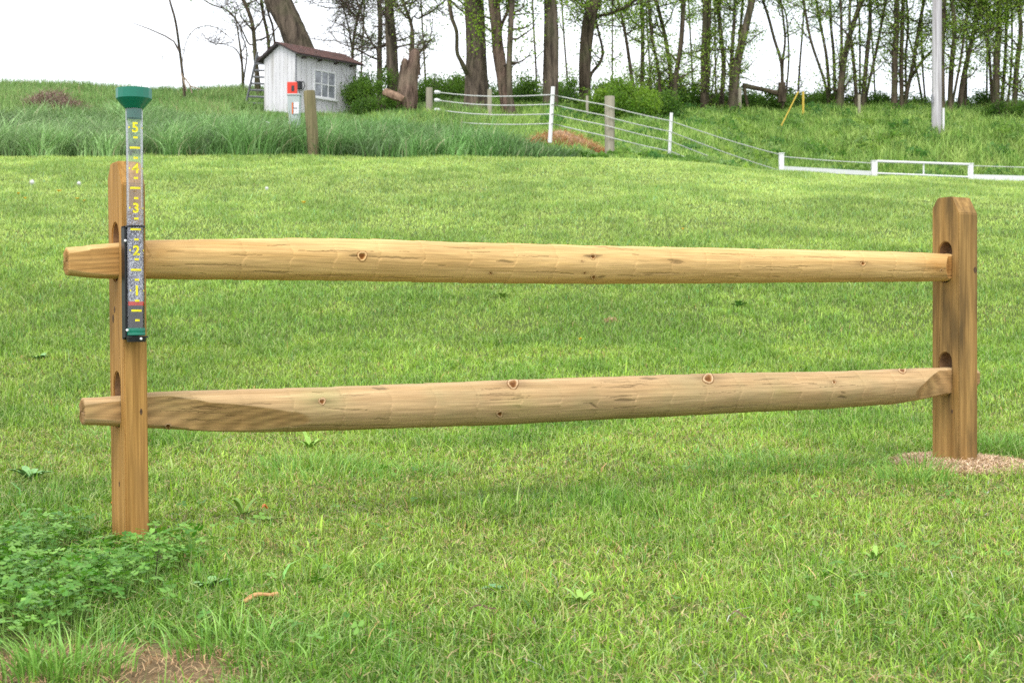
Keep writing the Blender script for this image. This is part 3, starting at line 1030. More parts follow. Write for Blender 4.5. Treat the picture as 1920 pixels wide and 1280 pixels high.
# --- big middle trees
tree('big_tree', 'very broad grey trunk with bright spring leaves near the rope fence end', 45.5,
     [([(893, 212), (893, 140), (891, 70), (888, 0)], 47, 36)], GL, bark='bark_grey', leaves=13, pal=SPRING, seed=11, nbr=22, brl=2.0, leaf_low=70, twigs=5, low=.35, flare=.3)
b_ = bpy.data.objects['big_tree']
t = MB(); t.tube(smooth_path([P(876, 140, 45.2), P(866, 118, 45), P(857, 98, 45), P(856, 60, 45), P(846, 30, 45), P(840, -20, 45)]), [.07] * 5 + [.06] * 16, 8, True, .05)
t.build('limb', M['bark'], b_, smooth=True)
tree('leaning_tree', 'reddish trunk curving right at its foot, beside the very broad trunk', 44.5,
     [([(958, 228), (946, 160), (934, 95), (930, 40), (925, 0)], 26, 20), ([(944, 150), (945, 115), (938, 60), (952, 20), (956, -10)], 8, 6)], GL, bark='bark_red', leaves=12, pal=SPRING, seed=12, nbr=10, brl=1.5, leaf_low=80, twigs=5)
tree('slender_tree', 'straight brown trunk just right of the reddish curving one', 44,
     [([(957, 224), (955, 120), (958, 40), (960, 0)], 12, 10)], GL, bark='bark_grey', leaves=9, pal=SPRING, seed=13, nbr=12, brl=1.3, leaf_low=110, twigs=5)
tree('straight_tree', 'tall straight dark trunk behind the first white fence post', 45,
     [([(1033, 214), (1033, 140), (1034, 60), (1032, 0)], 30, 25)], GL, bark='bark_grey', leaves=9, pal=SPRING_D, seed=14, nbr=20, brl=1.7, leaf_low=110, twigs=5, low=.4)
tree('forked_tree', 'dark gnarled tree with a thick bare limb bent right, above the leafy bush', 47,
     [([(1098, 205), (1096, 130), (1100, 70), (1108, 25), (1120, -5)], 24, 22), ([(1101, 70), (1104, 42), (1118, 32), (1143, 26)], 8, 6), ([(1105, 150), (1125, 118), (1130, 95), (1122, 60), (1116, 30)], 8, 4)],
     GL, leaves=8, pal=SPRING_D, seed=15, nbr=9, brl=1.5, twigs=6, leaf_low=150, top=1.2)
tree('slender_tree', 'slim mossy tree immediately right of the gnarled forked one', 52,
     [([(1192, 200), (1181, 120), (1170, 50), (1158, 0)], 8, 5), ([(1203, 200), (1205, 80), (1203, 0)], 8, 7)],
     GL, leaves=10, pal=SPRING_D, seed=16, nbr=15, brl=1.5, twigs=8, leaf_low=170)
tree('slender_tree', 'slim tree with two crossing stems above the right side of the leafy bush', 51,
     [([(1236, 200), (1236, 140), (1224, 80), (1216, 0)], 6, 6), ([(1255, 200), (1258, 150), (1247, 70), (1230, 0)], 9, 7)],
     GL, leaves=9, pal=SPRING_D, seed=17, nbr=15, brl=1.4, twigs=8, leaf_low=160)
tree('slender_tree', 'mossy slim trunk leaning right, behind the second white fence post', 50,
     [([(1265, 215), (1267, 150), (1277, 80), (1282, 0)], 9, 9)], GL, leaves=10, pal=SPRING_D, seed=18, nbr=18, brl=1.4, twigs=8, leaf_low=150)
tree('twin_tree', 'close pair of upright dark trunks left of the fallen log', 54,
     [([(1319, 195), (1319, 110), (1321, 50), (1322, 0)], 12, 9), ([(1325, 195), (1328, 110), (1330, 0)], 8, 8), ([(1333, 195), (1340, 130), (1352, 80)], 3, 2)],
     GL, leaves=8, pal=SPRING_D, seed=19, nbr=10, brl=1.5, twigs=8, leaf_low=170)
tree('clump_tree', 'stout clump of fanning mossy trunks at the left end of the fallen log', 54,
     [([(1374, 195), (1382, 120), (1396, 60), (1410, 0)], 20, 12), ([(1370, 195), (1372, 110), (1376, 50), (1379, 0)], 9, 6), ([(1353, 190), (1357, 120), (1351, 60), (1346, 0)], 9, 8), ([(1376, 195), (1385, 90), (1393, 0)], 6, 5)],
     GL, bark='bark_grey', leaves=9, pal=SPRING_D, seed=20, nbr=9, brl=1.4, twigs=8, leaf_low=190)
tree('slender_tree', 'three thin dark stems in a V beside the short cut stump', 55,
     [([(1467, 185), (1465, 120), (1452, 75), (1440, 30), (1430, 0)], 7, 5), ([(1466, 185), (1468, 115), (1472, 70), (1464, 0)], 5, 4), ([(1473, 185), (1479, 110), (1474, 30), (1461, 0)], 4, 3)],
     GL, leaves=7, pal=SPRING_D, seed=21, nbr=6, brl=1.2, twigs=4, leaf_low=150)
tree('clump_tree', 'fan of thin stems spreading left, above the yellow guy marker', 56,
     [([(1553, 190), (1545, 150), (1520, 75), (1506, 0)], 5, 5), ([(1556, 190), (1550, 110), (1541, 60), (1530, 0)], 7, 5), ([(1566, 190), (1563, 100), (1558, 50), (1556, 0)], 7, 5)],
     GL, leaves=8, pal=SPRING_D, seed=22, nbr=9, brl=1.5, twigs=8, leaf_low=150)
tree('clump_tree', 'stout dark tree leaning right with a thin straight companion stem', 55,
     [([(1575, 192), (1582, 115), (1597, 55), (1616, 0)], 14, 9), ([(1578, 192), (1578, 80), (1576, 0)], 7, 5)],
     GL, leaves=8, pal=SPRING_D, seed=23, nbr=10, brl=1.4, twigs=8, leaf_low=160)
tree('clump_tree', 'cluster of four slim trunks left of the utility pole cluster, fanning right', 55,
     [([(1606, 192), (1600, 110), (1593, 50), (1594, 0)], 8, 5), ([(1618, 195), (1625, 110), (1631, 50), (1632, 0)], 9, 7), ([(1621, 195), (1640, 110), (1652, 50), (1661, 0)], 6, 5), ([(1612, 192), (1612, 60), (1607, 0)], 4, 4)],
     GL, leaves=8, pal=SPRING_D, seed=24, nbr=9, brl=1.4, twigs=8, leaf_low=170)
tree('twin_tree', 'very straight dark trunk with slimmer stems, first left of the utility pole', 55,
     [([(1677, 200), (1678, 110), (1681, 50), (1681, 0)], 12, 10), ([(1691, 198), (1690, 110), (1694, 0)], 9, 7), ([(1696, 198), (1712, 120), (1722, 60), (1733, 0)], 8, 6), ([(1700, 198), (1698, 110), (1703, 50), (1700, 0)], 5, 4), ([(1700, 165), (1725, 120), (1748, 95)], 7, 5)],
     GL, leaves=8, pal=SPRING_D, seed=25, nbr=9, brl=1.4, twigs=8, leaf_low=170)
tree('slender_tree', 'thin pair of stems leaning left at the foot of the utility pole', 57,
     [([(1734, 205), (1722, 150), (1712, 100), (1700, 60)], 5, 3), ([(1738, 205), (1730, 130), (1728, 60), (1730, 0)], 4, 4)],
     GL, leaves=9, pal=SPRING_D, seed=26, nbr=9, brl=1.1, twigs=5)
tree('clump_tree', 'dark trunk pair standing right behind the utility pole', 54,
     [([(1768, 205), (1767, 110), (1769, 50), (1770, 0)], 9, 8), ([(1781, 205), (1784, 130), (1790, 60), (1785, 0)], 11, 8), ([(1784, 205), (1800, 120), (1812, 40), (1822, 0)], 5, 5)],
     GL, leaves=11, pal=SPRING_D, seed=27, nbr=12, brl=1.4, twigs=8, leaf_low=170)
tree('leaning_tree', 'dark trunk slanting right, second tree right of the utility pole', 55,
     [([(1797, 205), (1806, 150), (1817, 100), (1828, 50), (1840, 0)], 11, 8), ([(1810, 120), (1830, 90), (1850, 70)], 4, 2)],
     GL, leaves=11, pal=SPRING_D, seed=28, nbr=15, brl=1.4, twigs=8, leaf_low=160)
tree('clump_tree', 'leafy clump of several upright trunks near the right edge', 55,
     [([(1867, 200), (1869, 110), (1873, 50), (1872, 0)], 16, 9), ([(1860, 195), (1856, 120), (1851, 50), (1847, 0)], 6, 5), ([(1878, 195), (1885, 110), (1888, 0)], 7, 6), ([(1887, 200), (1897, 110), (1896, 0)], 5, 4)],
     GL, leaves=11, pal=SPRING_D, seed=29, nbr=10, brl=1.4, twigs=8, leaf_low=180)
tree('slender_tree', 'mossy trunk at the right edge of the photo', 55,
     [([(1902, 200), (1906, 130), (1914, 60), (1908, 0)], 11, 8), ([(1925, 200), (1930, 100), (1940, 0)], 9, 8)],
     GL, leaves=12, pal=SPRING_D, seed=30, nbr=15, brl=1.4, twigs=8, leaf_low=190)

rs = random.Random(77)
for k, px in enumerate([675, 800, 1008, 1066, 1148, 1222, 1300, 1342, 1495, 1642, 1812, 1850]):
    dx = rs.uniform(-14, 14)
    tree('sapling', 'thin leafy background sapling among the bigger ridge trees', rs.uniform(56.5, 59),
         [([(px, 205), (px + dx * .3, 130), (px + dx * .7, 60), (px + dx, 0)], rs.uniform(3, 5), rs.uniform(2.2, 3.5))], 'thin background saplings',
         leaves=7, pal=SPRING_D if px > 1000 else OLIVE, seed=100 + k, nbr=11, brl=1.25, twigs=5, leaf_size=.08, low=.1)

# stump, logs
root = empty('broken_stump', P(768, 214, 45), 'jagged hollow reddish broken stump right of the shed', 'stump')
root.location.z = g1(root.location.x, root.location.y)
s = MB(); s.tube(smooth_path([P(768, 220, 45), P(770, 170, 45), P(773, 130, 45), P(777, 108, 45), P(780, 92, 45)]), [.26, .25, .24, .23, .22, .2, .19, .19, .18, .18, .17, .16, .17, .15, .14, .1, .05], 14, True, .12, 3)
s.build('trunk', M['bark_red'], root, smooth=True, angle=60)
s = MB(); s.tube(smooth_path([P(757, 220, 45.1), P(757, 165, 45), P(759, 120, 45), P(757, 110, 45)]), [.2, .19, .18, .17, .16, .15, .14, .13, .12, .11, .09, .06, .03], 10, True, .14, 5)
s.build('side_trunk', M['bark_red'], root, smooth=True, angle=60)
s = MB(); rr = random.Random(8)
for k in range(16):
    a = rr.uniform(0, 6.28); bx = rr.choice([(P(778, 112, 45), .13), (P(778, 118, 45), .14), (P(757, 128, 45), .10)])
    p0 = bx[0] + Vector((math.cos(a), math.sin(a), 0)) * bx[1] - Vector((0, 0, .45))
    s.tube([p0, p0 + Vector((0, 0, .3)), p0 + Vector((rr.uniform(-.05, .05), 0, rr.uniform(.5, .8)))], [.06, .05, .008], 6, True, .15, k)
s.build('splinters', M['bark_red'], root, smooth=True, angle=50)
s = MB()
rr = random.Random(4)
for k in range(26):
    a = rr.uniform(0, 6.28)
    p0 = P(778 + rr.uniform(-8, 8), 100 + rr.uniform(-4, 14), 45 + rr.uniform(-.1, .1))
    s.tube(wig_path(p0, (math.cos(a), .2, rr.uniform(.0, 1.2)), rr.uniform(.25, .7), 4, rr, .3, .0), [.012, .01, .008, .006, .004], 4, False)
s.build('shoots', M['twig'], root)
root = empty('log', P(738, 190, 44.5), 'cut orange-brown log end lying between the shed bush and the stump', 'log')
s = MB(); s.tube([P(722, 173, 44.6), P(740, 180, 44.4), P(756, 187, 44.4)], [.12, .13, .10], 12, True, .08, 2)
s.build('log_body', M['log'], root, smooth=True)
o = MB(); o.tube([P(1392, 160, 54.5), P(1412, 164, 54.5), P(1438, 170, 54.5), P(1462, 176, 54.5)], [.10, .09, .09, .11], 9, True, .08, 2)
o = o.build('log', M['bark'], None, smooth=True); tag(o, 'long dark fallen log against the sky between the trunk clump and cut stump', 'log')
o = MB(); o.tube([P(1466, 192, 54.3), P(1466, 155, 54.3)], [.14, .125], 10, True, .06, 2)
o = o.build('stump', M['bark'], None, smooth=True); tag(o, 'short square-topped cut stump at the right end of the fallen log', 'stump')
o = MB(); o.tube([P(1396, 160, 54), P(1397, 175, 54), P(1402, 200, 54)], [.06, .05, .045], 7, True, .1)
o = o.build('dead_branch', M['bark'], None, smooth=True); tag(o, 'short dark upright snag under the left end of the fallen log', 'branch')


# ------------------------------------------------------------------ bushes
def bush(label, px, ytop, ybase, wpx, d, pal, n=2600, size=.08, seed=1, name='bush'):
    rn = np.random.default_rng(seed)
    x0 = (px - 960) / FPX * d
    gz = g1(x0, d)
    ztop = P(px, ytop, d).z
    H = max(.35, ztop - gz + (.24 if d > 49 else .06)); Rx = wpx / 2 / FPX * d
    root = empty(name, (x0, d, gz), label, 'bush', 'bushes behind the fences')
    pts = []
    nl = max(10, int(Rx * 26))
    n = int(n * 1.5)
    for k in range(nl):
        a = rn.uniform(0, 6.28); r = math.sqrt(rn.uniform(0, 1.1))
        lx = x0 + Rx * r * math.cos(a); ly = d + min(Rx, .9) * r * math.sin(a)
        rad = rn.uniform(.10, .30) * min(1.3, H + .2)
        lz = gz + rn.uniform(.05, 1.0) * (H * (1 - .4 * r ** 3) * rn.uniform(.75, 1.12) - rad * .7)
        m = int(n // nl * (rad / .2) ** 1.5)
        v = rn.normal(0, 1, (m, 3)) * np.array([.62, .6, .5]) * rad * 1.15
        q = np.array([lx, ly, lz]) + v
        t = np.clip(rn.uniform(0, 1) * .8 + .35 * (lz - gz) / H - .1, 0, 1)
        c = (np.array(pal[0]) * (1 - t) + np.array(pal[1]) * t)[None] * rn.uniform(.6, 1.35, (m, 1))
        ok = q[:, 2] > gz - .05
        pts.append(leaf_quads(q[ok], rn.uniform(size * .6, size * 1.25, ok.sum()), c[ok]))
    V, F, C = join(pts)
    np_mesh('leaves', V, F, C, M['leaf'], root, smooth=False)
    s = MB(); r2 = random.Random(seed)
    for k in range(14):
        a = r2.uniform(0, 6.28)
        p0 = Vector((x0 + r2.uniform(-.5, .5) * Rx, d + r2.uniform(-.3, .3), gz - .05))
        s.tube(wig_path(p0, (math.cos(a) * .6, math.sin(a) * .4, 1.2), H * r2.uniform(.8, 1.15), 5, r2, .2, .1), [.016, .013, .011, .009, .006, .004], 4, False)
    s.build('stems', M['twig'], root)


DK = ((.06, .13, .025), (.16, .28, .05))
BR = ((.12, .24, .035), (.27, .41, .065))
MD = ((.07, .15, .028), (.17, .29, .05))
bush('dark leafy bush filling the gap at the right end of the shed', 700, 120, 214, 78, 47.4, MD, 5200, .07, 1)
bush('low dark bramble bush at the foot of the straight trunk right of the shed', 722, 175, 222, 95, 45.3, DK, 4200, .07, 2)
bush('green hedge bush against the sky left of the very broad trunk', 835, 140, 205, 100, 52, MD, 5200, .075, 3)
bush('small scrub bush between the broken stump and the wooden corner post', 795, 155, 210, 40, 50, MD, 1800, .07, 4)
bush('dark hedge bush between the brown trunk and the tall straight trunk', 992, 138, 212, 62, 50, DK, 3800, .075, 5)
bush('dark bush tucked behind the foot of the tall straight trunk', 1068, 160, 214, 70, 49.5, DK, 3400, .075, 6)
bush('big bright green bush above the grey wooden fence post', 1168, 148, 236, 112, 45, BR, 8200, .08, 7)
bush('round bush at the left flank of the big bright one', 1122, 172, 236, 55, 45.6, MD, 3200, .07, 8)
bush('low green bush right of the big bright one', 1232, 172, 228, 80, 46.5, MD, 4200, .075, 9)
bush('dark tangle bush behind the slim mossy trunks', 1225, 125, 200, 90, 55, MD, 3000, .085, 17)
bush('hedge bush under the close pair of dark trunks', 1292, 158, 212, 90, 55.5, MD, 4200, .08, 10)
bush('hedge bush below the stout clump of fanning trunks', 1372, 170, 214, 90, 56.5, MD, 3600, .08, 11)
bush('dark low bush right beneath the fallen log', 1440, 176, 218, 80, 55.6, DK, 3600, .08, 12)
bush('dark low bush behind the yellow guy marker', 1512, 174, 214, 90, 57, DK, 3600, .08, 13)
bush('dark low bush under the stout tree leaning right', 1590, 176, 212, 90, 57, DK, 3600, .08, 14)
bush('dark low bush left of the utility pole foot', 1678, 182, 214, 110, 57, MD, 3600, .08, 15)
for k, (px, yt, w, dd_, pal) in enumerate([(1262, 176, 70, 56.8, DK), (1330, 172, 80, 57.2, MD), (1408, 182, 60, 57, MD), (1475, 180, 70, 57.6, DK), (1550, 178, 70, 57.6, MD), (1632, 182, 80, 57.6, DK), (1722, 190, 60, 57.6, MD), (1150, 150, 70, 56, DK), (1040, 150, 60, 55, MD), (880, 150, 90, 55, MD), (940, 155, 70, 55, DK), (1790, 194, 60, 57.6, MD)]):
    bush('low scrub bush of the dark hedge line along the ridge', px, yt, 210, w, dd_, pal, 2600, .085, 40 + k)
bush('dense round bush at the foot of the leafy clump near the right edge', 1851, 172, 204, 34, 56, DK, 1800, .08, 16)
bush('broad weedy bush at the right edge on top of the bank', 1892, 188, 240, 80, 53, MD, 3600, .08, 18)


# ------------------------------------------------------------------ shed
def shed():
    d0 = 46.0
    C0 = Vector(((555 - 960) / FPX * d0, d0, 0))
    Rv = Vector((.676, .737, 0)); Lv = Vector((-.737, .676, 0))
    LR, LL = 2.44, 1.53
    zb = 6.85 + CZ - .62
    gz = min(g1(C0.x, C0.y), g1((C0 + Lv * LL).x, (C0 + Lv * LL).y))
    zb = gz - .25
    ze = P(0, 99, d0).z
    zr = ze + .36
    root = empty('shed', (C0.x, C0.y, gz), 'small white board shed with brown shingle roof on the slope', 'shed')
    Z = Vector((0, 0, 1))

    def at(a, b, z): return C0 + Rv * a + Lv * b + Z * z
    # inner core
    m = MB(); core = [(0.02, 0.02), (LR - .02, .02), (LR - .02, LL - .02), (.02, LL - .02)]
    vs = [at(a, b, zb) for a, b in core] + [at(a, b, ze - .02) for a, b in core] + [at(.02, LL / 2, zr - .03), at(LR - .02, LL / 2, zr - .03)]
    m.add(vs, [(0, 1, 5, 4), (2, 3, 7, 6), (3, 0, 4, 8, 7), (1, 2, 6, 9, 5), (4, 5, 9, 8), (6, 7, 8, 9)])
    m.build('wall_core', M['shed_gap'], root)
    # boards
    wall = MB()
    nb = 12
    for side in (0, 1):
        for k in range(nb):
            a0 = LR / nb * k + (.006 if k else -.018); a1 = LR / nb * (k + 1) - (.006 if k < nb - 1 else -.018)
            if side == 0:
                wall.box(at(a0, -.018, zb), Rv * (a1 - a0), Lv * .038, Z * (ze - zb - .01))
            else:
                wall.box(at(a0, LL - .02, zb), Rv * (a1 - a0), Lv * .038, Z * (ze - zb - .01))
    nb2 = 8
    for a_ in (-.018, LR - .02):
        for k in range(nb2):
            b0 = LL / nb2 * k + (.006 if k else .021); b1 = LL / nb2 * (k + 1) - (.006 if k < nb2 - 1 else .021)
            z0 = ze + (zr - ze) * (1 - abs(b0 - LL / 2) / (LL / 2)) - .02
            z1 = ze + (zr - ze) * (1 - abs(b1 - LL / 2) / (LL / 2)) - .02
            vs = [at(a_, b0, zb), at(a_ + .038, b0, zb), at(a_ + .038, b1, zb), at(a_, b1, zb),
                  at(a_, b0, z0), at(a_ + .038, b0, z0), at(a_ + .038, b1, z1), at(a_, b1, z1)]
            wall.add(vs, [(0, 3, 2, 1), (4, 5, 6, 7), (0, 1, 5, 4), (1, 2, 6, 5), (2, 3, 7, 6), (3, 0, 4, 7)])
    wall.build('wall', M['shed_wall'], root)
    trim = MB(); trim.cbox(at(-.012, -.012, (zb + ze) / 2), Rv, Lv, Z, .018, .018, (ze - zb) / 2 - .02)
    trim.build('corner_trim', M['grey_metal'], root)
    # roof: two slabs with overhang
    ov, oe = .16, .24
    roof = MB()
    sl = (zr - ze) / (LL / 2)
    for sgn in (-1, 1):
        b_r, b_e = LL / 2, (-oe if sgn < 0 else LL + oe)
        zE = ze - oe * sl
        for k in range(6):         # shingle courses
            f0, f1 = k / 6, (k + 1) / 6 + .02
            f1 = min(f1, 1.0)
            p0 = (b_e + (b_r - b_e) * f0, zE + (zr - zE) * f0 + .075 + .004)
            p1 = (b_e + (b_r - b_e) * f1, zE + (zr - zE) * f1 + .065)
            vs = [at(-ov, p0[0], p0[1]), at(LR + ov, p0[0], p0[1]), at(LR + ov, p1[0], p1[1]), at(-ov, p1[0], p1[1])]
            lo = [v - Z * .012 for v in vs]
            roof.add(vs + lo, [(0, 1, 2, 3), (4, 7, 6, 5), (0, 4, 5, 1), (1, 5, 6, 2), (2, 6, 7, 3), (3, 7, 4, 0)])
    roof.build('roof', M['shingle'], root)
    deck = MB()
    for sgn in (-1, 1):
        b_r, b_e = LL / 2, (-oe + .01 if sgn < 0 else LL + oe - .01)
        zE = ze - (oe - .01) * sl
        vs = [at(-ov + .01, b_e, zE + .055), at(LR + ov - .01, b_e, zE + .055), at(LR + ov - .01, b_r, zr + .045), at(-ov + .01, b_r, zr + .045)]
        lo = [v - Z * .05 for v in vs]
        deck.add(vs + lo, [(0, 1, 2, 3), (4, 7, 6, 5), (0, 4, 5, 1), (1, 5, 6, 2), (2, 6, 7, 3), (3, 7, 4, 0)])
    deck.build('roof_deck', M['fascia'], root)
    for a in (.2, .85, 1.5, 2.15):
        r_ = MB(); r_.box(at(a, -oe + .05, ze - oe * sl - .045), Rv * .05, Lv * (oe - .04), Z * .05)
        r_.build('rafter', M['rafter'], root)
    # window on the long wall
    w0, w1, zs, zt = .68, 1.58, P(0, 184, 46.7).z, P(0, 132, 46.7).z
    fr = MB(); t = .045; y0 = -.05
    fr.box(at(w0, y0, zs), Rv * t, Lv * .04, Z * (zt - zs))
    fr.box(at(w1 - t, y0, zs), Rv * t, Lv * .04, Z * (zt - zs))
    fr.box(at(w0 + t, y0, zs), Rv * (w1 - w0 - 2 * t), Lv * .04, Z * t)
    fr.box(at(w0 + t, y0, zt - t), Rv * (w1 - w0 - 2 * t), Lv * .04, Z * t)
    iw = (w1 - w0 - 2 * t)
    for k in (1, 2):
        fr.box(at(w0 + t + iw * k / 3 - .014, y0 + .004, zs + t), Rv * .028, Lv * .03, Z * (zt - zs - 2 * t))
    fr.box(at(w0 + t, y0 + .007, (zs + zt) / 2 - .014), Rv * iw, Lv * .026, Z * .028)
    frame = fr.build('window', M['white'], root)
    pn = MB(); pn.box(at(w0 + t * .5, y0 + .025, zs + t * .5), Rv * (iw + t), Lv * .006, Z * (zt - zs - t))
    pn.build('pane', M['pane'], frame)
    sl_ = MB(); sl_.box(at(w0 - .04, -.10, zs - .05), Rv * (w1 - w0 + .08), Lv * .09, Z * .048)
    sl_.build('sill', M['white'], frame)
    # outlet box with cable
    ob = MB(); c = at(.09, -.07, P(0, 160, 46).z)
    ob.cbox(c, Rv, Lv, Z, .07, .045, .12)
    ob.tube([c + Z * .1 + Rv * .02, c + Z * .12 + Rv * .12 - Lv * .05, c + Rv * .16 - Lv * .05, c - Z * .15 + Rv * .1 - Lv * .03], .015, 6)
    b = ob.build('meter_box', M['dark'], root)
    cb = MB(); cb.tube([c - Z * .1, c - Z * .4 + Rv * .01, c - Z * .9], .012, 6)
    cb.build('cable', M['dark'], b)


shed()

# ladder
root = empty('ladder', P(478, 195, 48.6), 'grey ladder leaning on the left side of the shed', 'ladder')
l0, l1 = P(461, 196, 48.6), P(483, 98, 47.9)
r0, r1 = P(498, 198, 48.6), P(512, 98, 47.9)
for a, b in ((l0, l1), (r0, r1)):
    m = MB(); m.tube([a, b], .042, 6); m.build('side_rail', M['grey_metal'], root, smooth=True)
for k in range(8):
    f = .03 + k * .125
    m = MB(); m.tube([l0.lerp(l1, f), r0.lerp(r1, f)], .034, 6); m.build('rung', M['grey_metal'], root, smooth=True)

# pedestal, red box
X, Y, Zv = Vector((1, 0, 0)), Vector((0, 1, 0)), Vector((0, 0, 1))
b = hit(553, 240, 20)
dd = 31.6
zt = P(0, 181, dd).z; zbm = g1((552 - 960) / FPX * dd, dd) - .15
root = empty('utility_pedestal', (P(552, 0, dd).x, dd, zbm), 'grey-green utility pedestal with a white label in front of the shed corner', 'pedestal')
m = MB(); c = P(552, 0, dd)
m.add([Vector((c.x + sx * w, dd + sy * w, z)) for z, w in ((zbm, .09), (zt, .13)) for sx, sy in ((-1, -1), (1, -1), (1, 1), (-1, 1))],
      [(0, 3, 2, 1), (4, 5, 6, 7), (0, 1, 5, 4), (1, 2, 6, 5), (2, 3, 7, 6), (3, 0, 4, 7)])
m.build('body', M['pedestal'], root, bevel=.015)
m = MB(); m.cbox((c.x, dd, zt + .02), X, Y, Zv, .142, .142, .018); m.build('cap', M['pedestal'], root, bevel=.01)
m = MB(); m.cbox(P(555, 203, dd - .132), X, Y, Zv, .06, .004, .12); m.build('label_plate', M['label'], root)
m = MB(); m.cbox(P(549, 203, dd - .132), X, Y, Zv, .018, .004, .12); m.build('warning_strip', M['orange'], root)
m = MB(); m.cbox(P(554, 203, dd - .138), X, Y, Zv, .035, .002, .012)
m.build('label_text', M['grey_metal'], root)
root = empty('red_meter_box', (P(548, 0, 32.1).x, 32.1, zbm), 'bright red box on a grey post before the shed corner', 'utility box')
m = MB(); m.cbox(P(548, 167.5, 32.0), X, Y, Zv, .105, .06, .148); bx = m.build('box', M['red'], root, bevel=.015)
m = MB(); m.cbox(P(549, 166, 31.94), X, Y, Zv, .03, .01, .06); m.build('latch', M['dark'], bx)
m = MB(); m.cbox(P(545, 195, 32.12), X, Y, Zv, .045, .03, .40); m.build('post', M['grey_metal'], root)
m = MB(); m.tube([P(554, 178, 32.1), P(556, 215, 32.1)], .02, 6); m.build('conduit', M['grey_metal'], root)

# leaning old post at the lawn edge
root = hit(588, 291, 20)
o = MB(); o.tube(smooth_path([P(589, 296, root.y), P(586, 255, root.y), P(582, 205, root.y), P(579.5, 171, root.y)]), [.115, .112, .11, .112, .108, .112, .11, .112, .108, .11, .112, .11, .108], 18, True, .012, 4)
o = o.build('wooden_post', M['old_post'], None, smooth=True, angle=50)
tag(o, 'weathered mossy wooden post leaning left in front of the shed', 'post')
for px, yt, yb, wpx, dd, lab in [(805, 165, 215, 13, 44, 'short thick wooden corner post where the rope fence begins'),
                                 (918, 168, 230, 9, 42.5, 'grey wooden post below the very broad tree trunk'),
                                 (1101, 180, 232, 5.5, 43.5, 'thin pale wooden post at the left of the big bright bush'),
                                 (1387, 166, 215, 7, 53.5, 'grey wooden post at the foot of the stout trunk clump'),
                                 (1611, 178, 212, 6, 53.5, 'small brown post below the four slim trunks'),
                                 (1769, 203, 252, 4.5, 49.9, 'thin pale stake touching the right side of the utility pole')]:
    x = (px - 960) / FPX * dd
    o = MB(); o.tube([Vector((x, dd, g1(x, dd) - .2)), P(px, yt + (yb - yt) * .4, dd), P(px, yt, dd)], wpx / 2 / FPX * dd, 10, True, .03, 3)
    o = o.build('wooden_post' if wpx > 5 else 'stake', M['grey_post'] if wpx > 5 else M['label'], None, smooth=True, angle=50)
    tag(o, lab, 'post' if wpx > 5 else 'stake')

# ------------------------------------------------------------------ rope fence
root = empty('rope_fence', P(1037, 265, 29.3), 'four-strand white rope fence running down the bank to the right', 'fence')
wp = {}
for px0, py0, px1, py1, dd, w in [(1031, 268, 1037, 163, 29.3, 7.5), (1254, 308, 1259, 212, 31.0, 6)]:
    m = MB(); m.tube([P(px0, py0, dd), P(px1, py1, dd)], w / 2 / FPX * dd, 12)
    m.build('white_post', M['white'], root, smooth=True)
dd = 29.8
m = MB(); m.tube([P(1143, 300, dd), P(1143, 240, dd), P(1143, 181, dd)], [.095, .098, .10], 18, True, .01, 6)
m.build('wooden_post', M['grey_post'], root, smooth=True, angle=50)
D0, D1, D2, D3, D4 = 43.6, 29.2, 29.65, 30.9, 36.5
rows = [(173, 178, 197, 203, 227, 290), (188, 196, 217, 223, 247, 320), (206, 214, 235, 240, 265, 339), (224, 232, 255, 260, 284, 356)]
for k, (ya, yb, yc, yc2, yd, ye) in enumerate(rows):
    m = MB()
    xa = 820
    pts = [P(xa, ya, D0), P(1035, yb, D1), P(1134, yc, D2), P(1152, yc2, D2 + .05), P(1257, yd, D3), P(1462, ye, D4)]
    fine = []
    for i in range(len(pts) - 1):
        for j in range(5):
            t_ = j / 5
            q = pts[i].lerp(pts[i + 1], t_); q.z -= .02 * math.sin(math.pi * t_) * (pts[i + 1] - pts[i]).length / 4
            fine.append(q)
    fine.append(pts[-1])
    m.tube(fine, [.0105 + .003 * (i < 4) for i in range(len(fine))], 5)
    m.build('rope', M['rope'], root, smooth=True)
    if k < 3:
        m = MB(); m.tube([P(817, ya, D0), P(824, ya, D0 - .2)], [.055, .04], 8); m.build('insulator', M['white'], root, smooth=True)

# ------------------------------------------------------------------ white board fence and gate
root = empty('board_fence', P(1465, 318, 36.5), 'low white board fence beyond the lawn crest at right', 'fence')


def wpost(px, yt, d, w):
    x = (px - 960) / FPX * d
    z0 = g1(x, d) - .1; z1 = P(px, yt, d).z
    hw = w / 2 / FPX * d
    m = MB(); m.cbox((x, d, (z0 + z1) / 2), X, Y, Zv, hw, hw, (z1 - z0) / 2)
    m.cbox((x, d, z1 + .012), X, Y, Zv, hw + .012, hw + .012, .012)
    m.build('post', M['white'], root, bevel=.006)


for px, yt, d, w in [(1465, 289, 36.5, 9), (1639, 303, 39.5, 10), (1820, 308, 41, 8), (2010, 322, 42, 8)]:
    wpost(px, yt, d, w)
for (xa, ya, da, xb, yb, db, hp) in [(1470, 316, 36.5, 1635, 325, 39.5, 9), (1825, 332, 41, 2006, 337, 42, 10)]:
    m = MB(); a, b = P(xa, ya, da), P(xb, yb, db)
    for off in (0, .42):
        a2, b2 = a - Zv * off, b - Zv * off
        ax = b2 - a2; hh = hp / FPX * da
        m.box(a2 - Zv * hh / 2, ax, Y * .035, Zv * hh)
    m.build('board', M['white'], root)
for pts in ([(1470, 294, 36.5), (1550, 301, 38), (1634, 306, 39.5)], [(1825, 311, 41), (1920, 314, 41.6), (2006, 318, 42)]):
    m = MB(); m.tube([P(*p) for p in pts], .011, 5); m.build('rope', M['rope'], root, smooth=True)
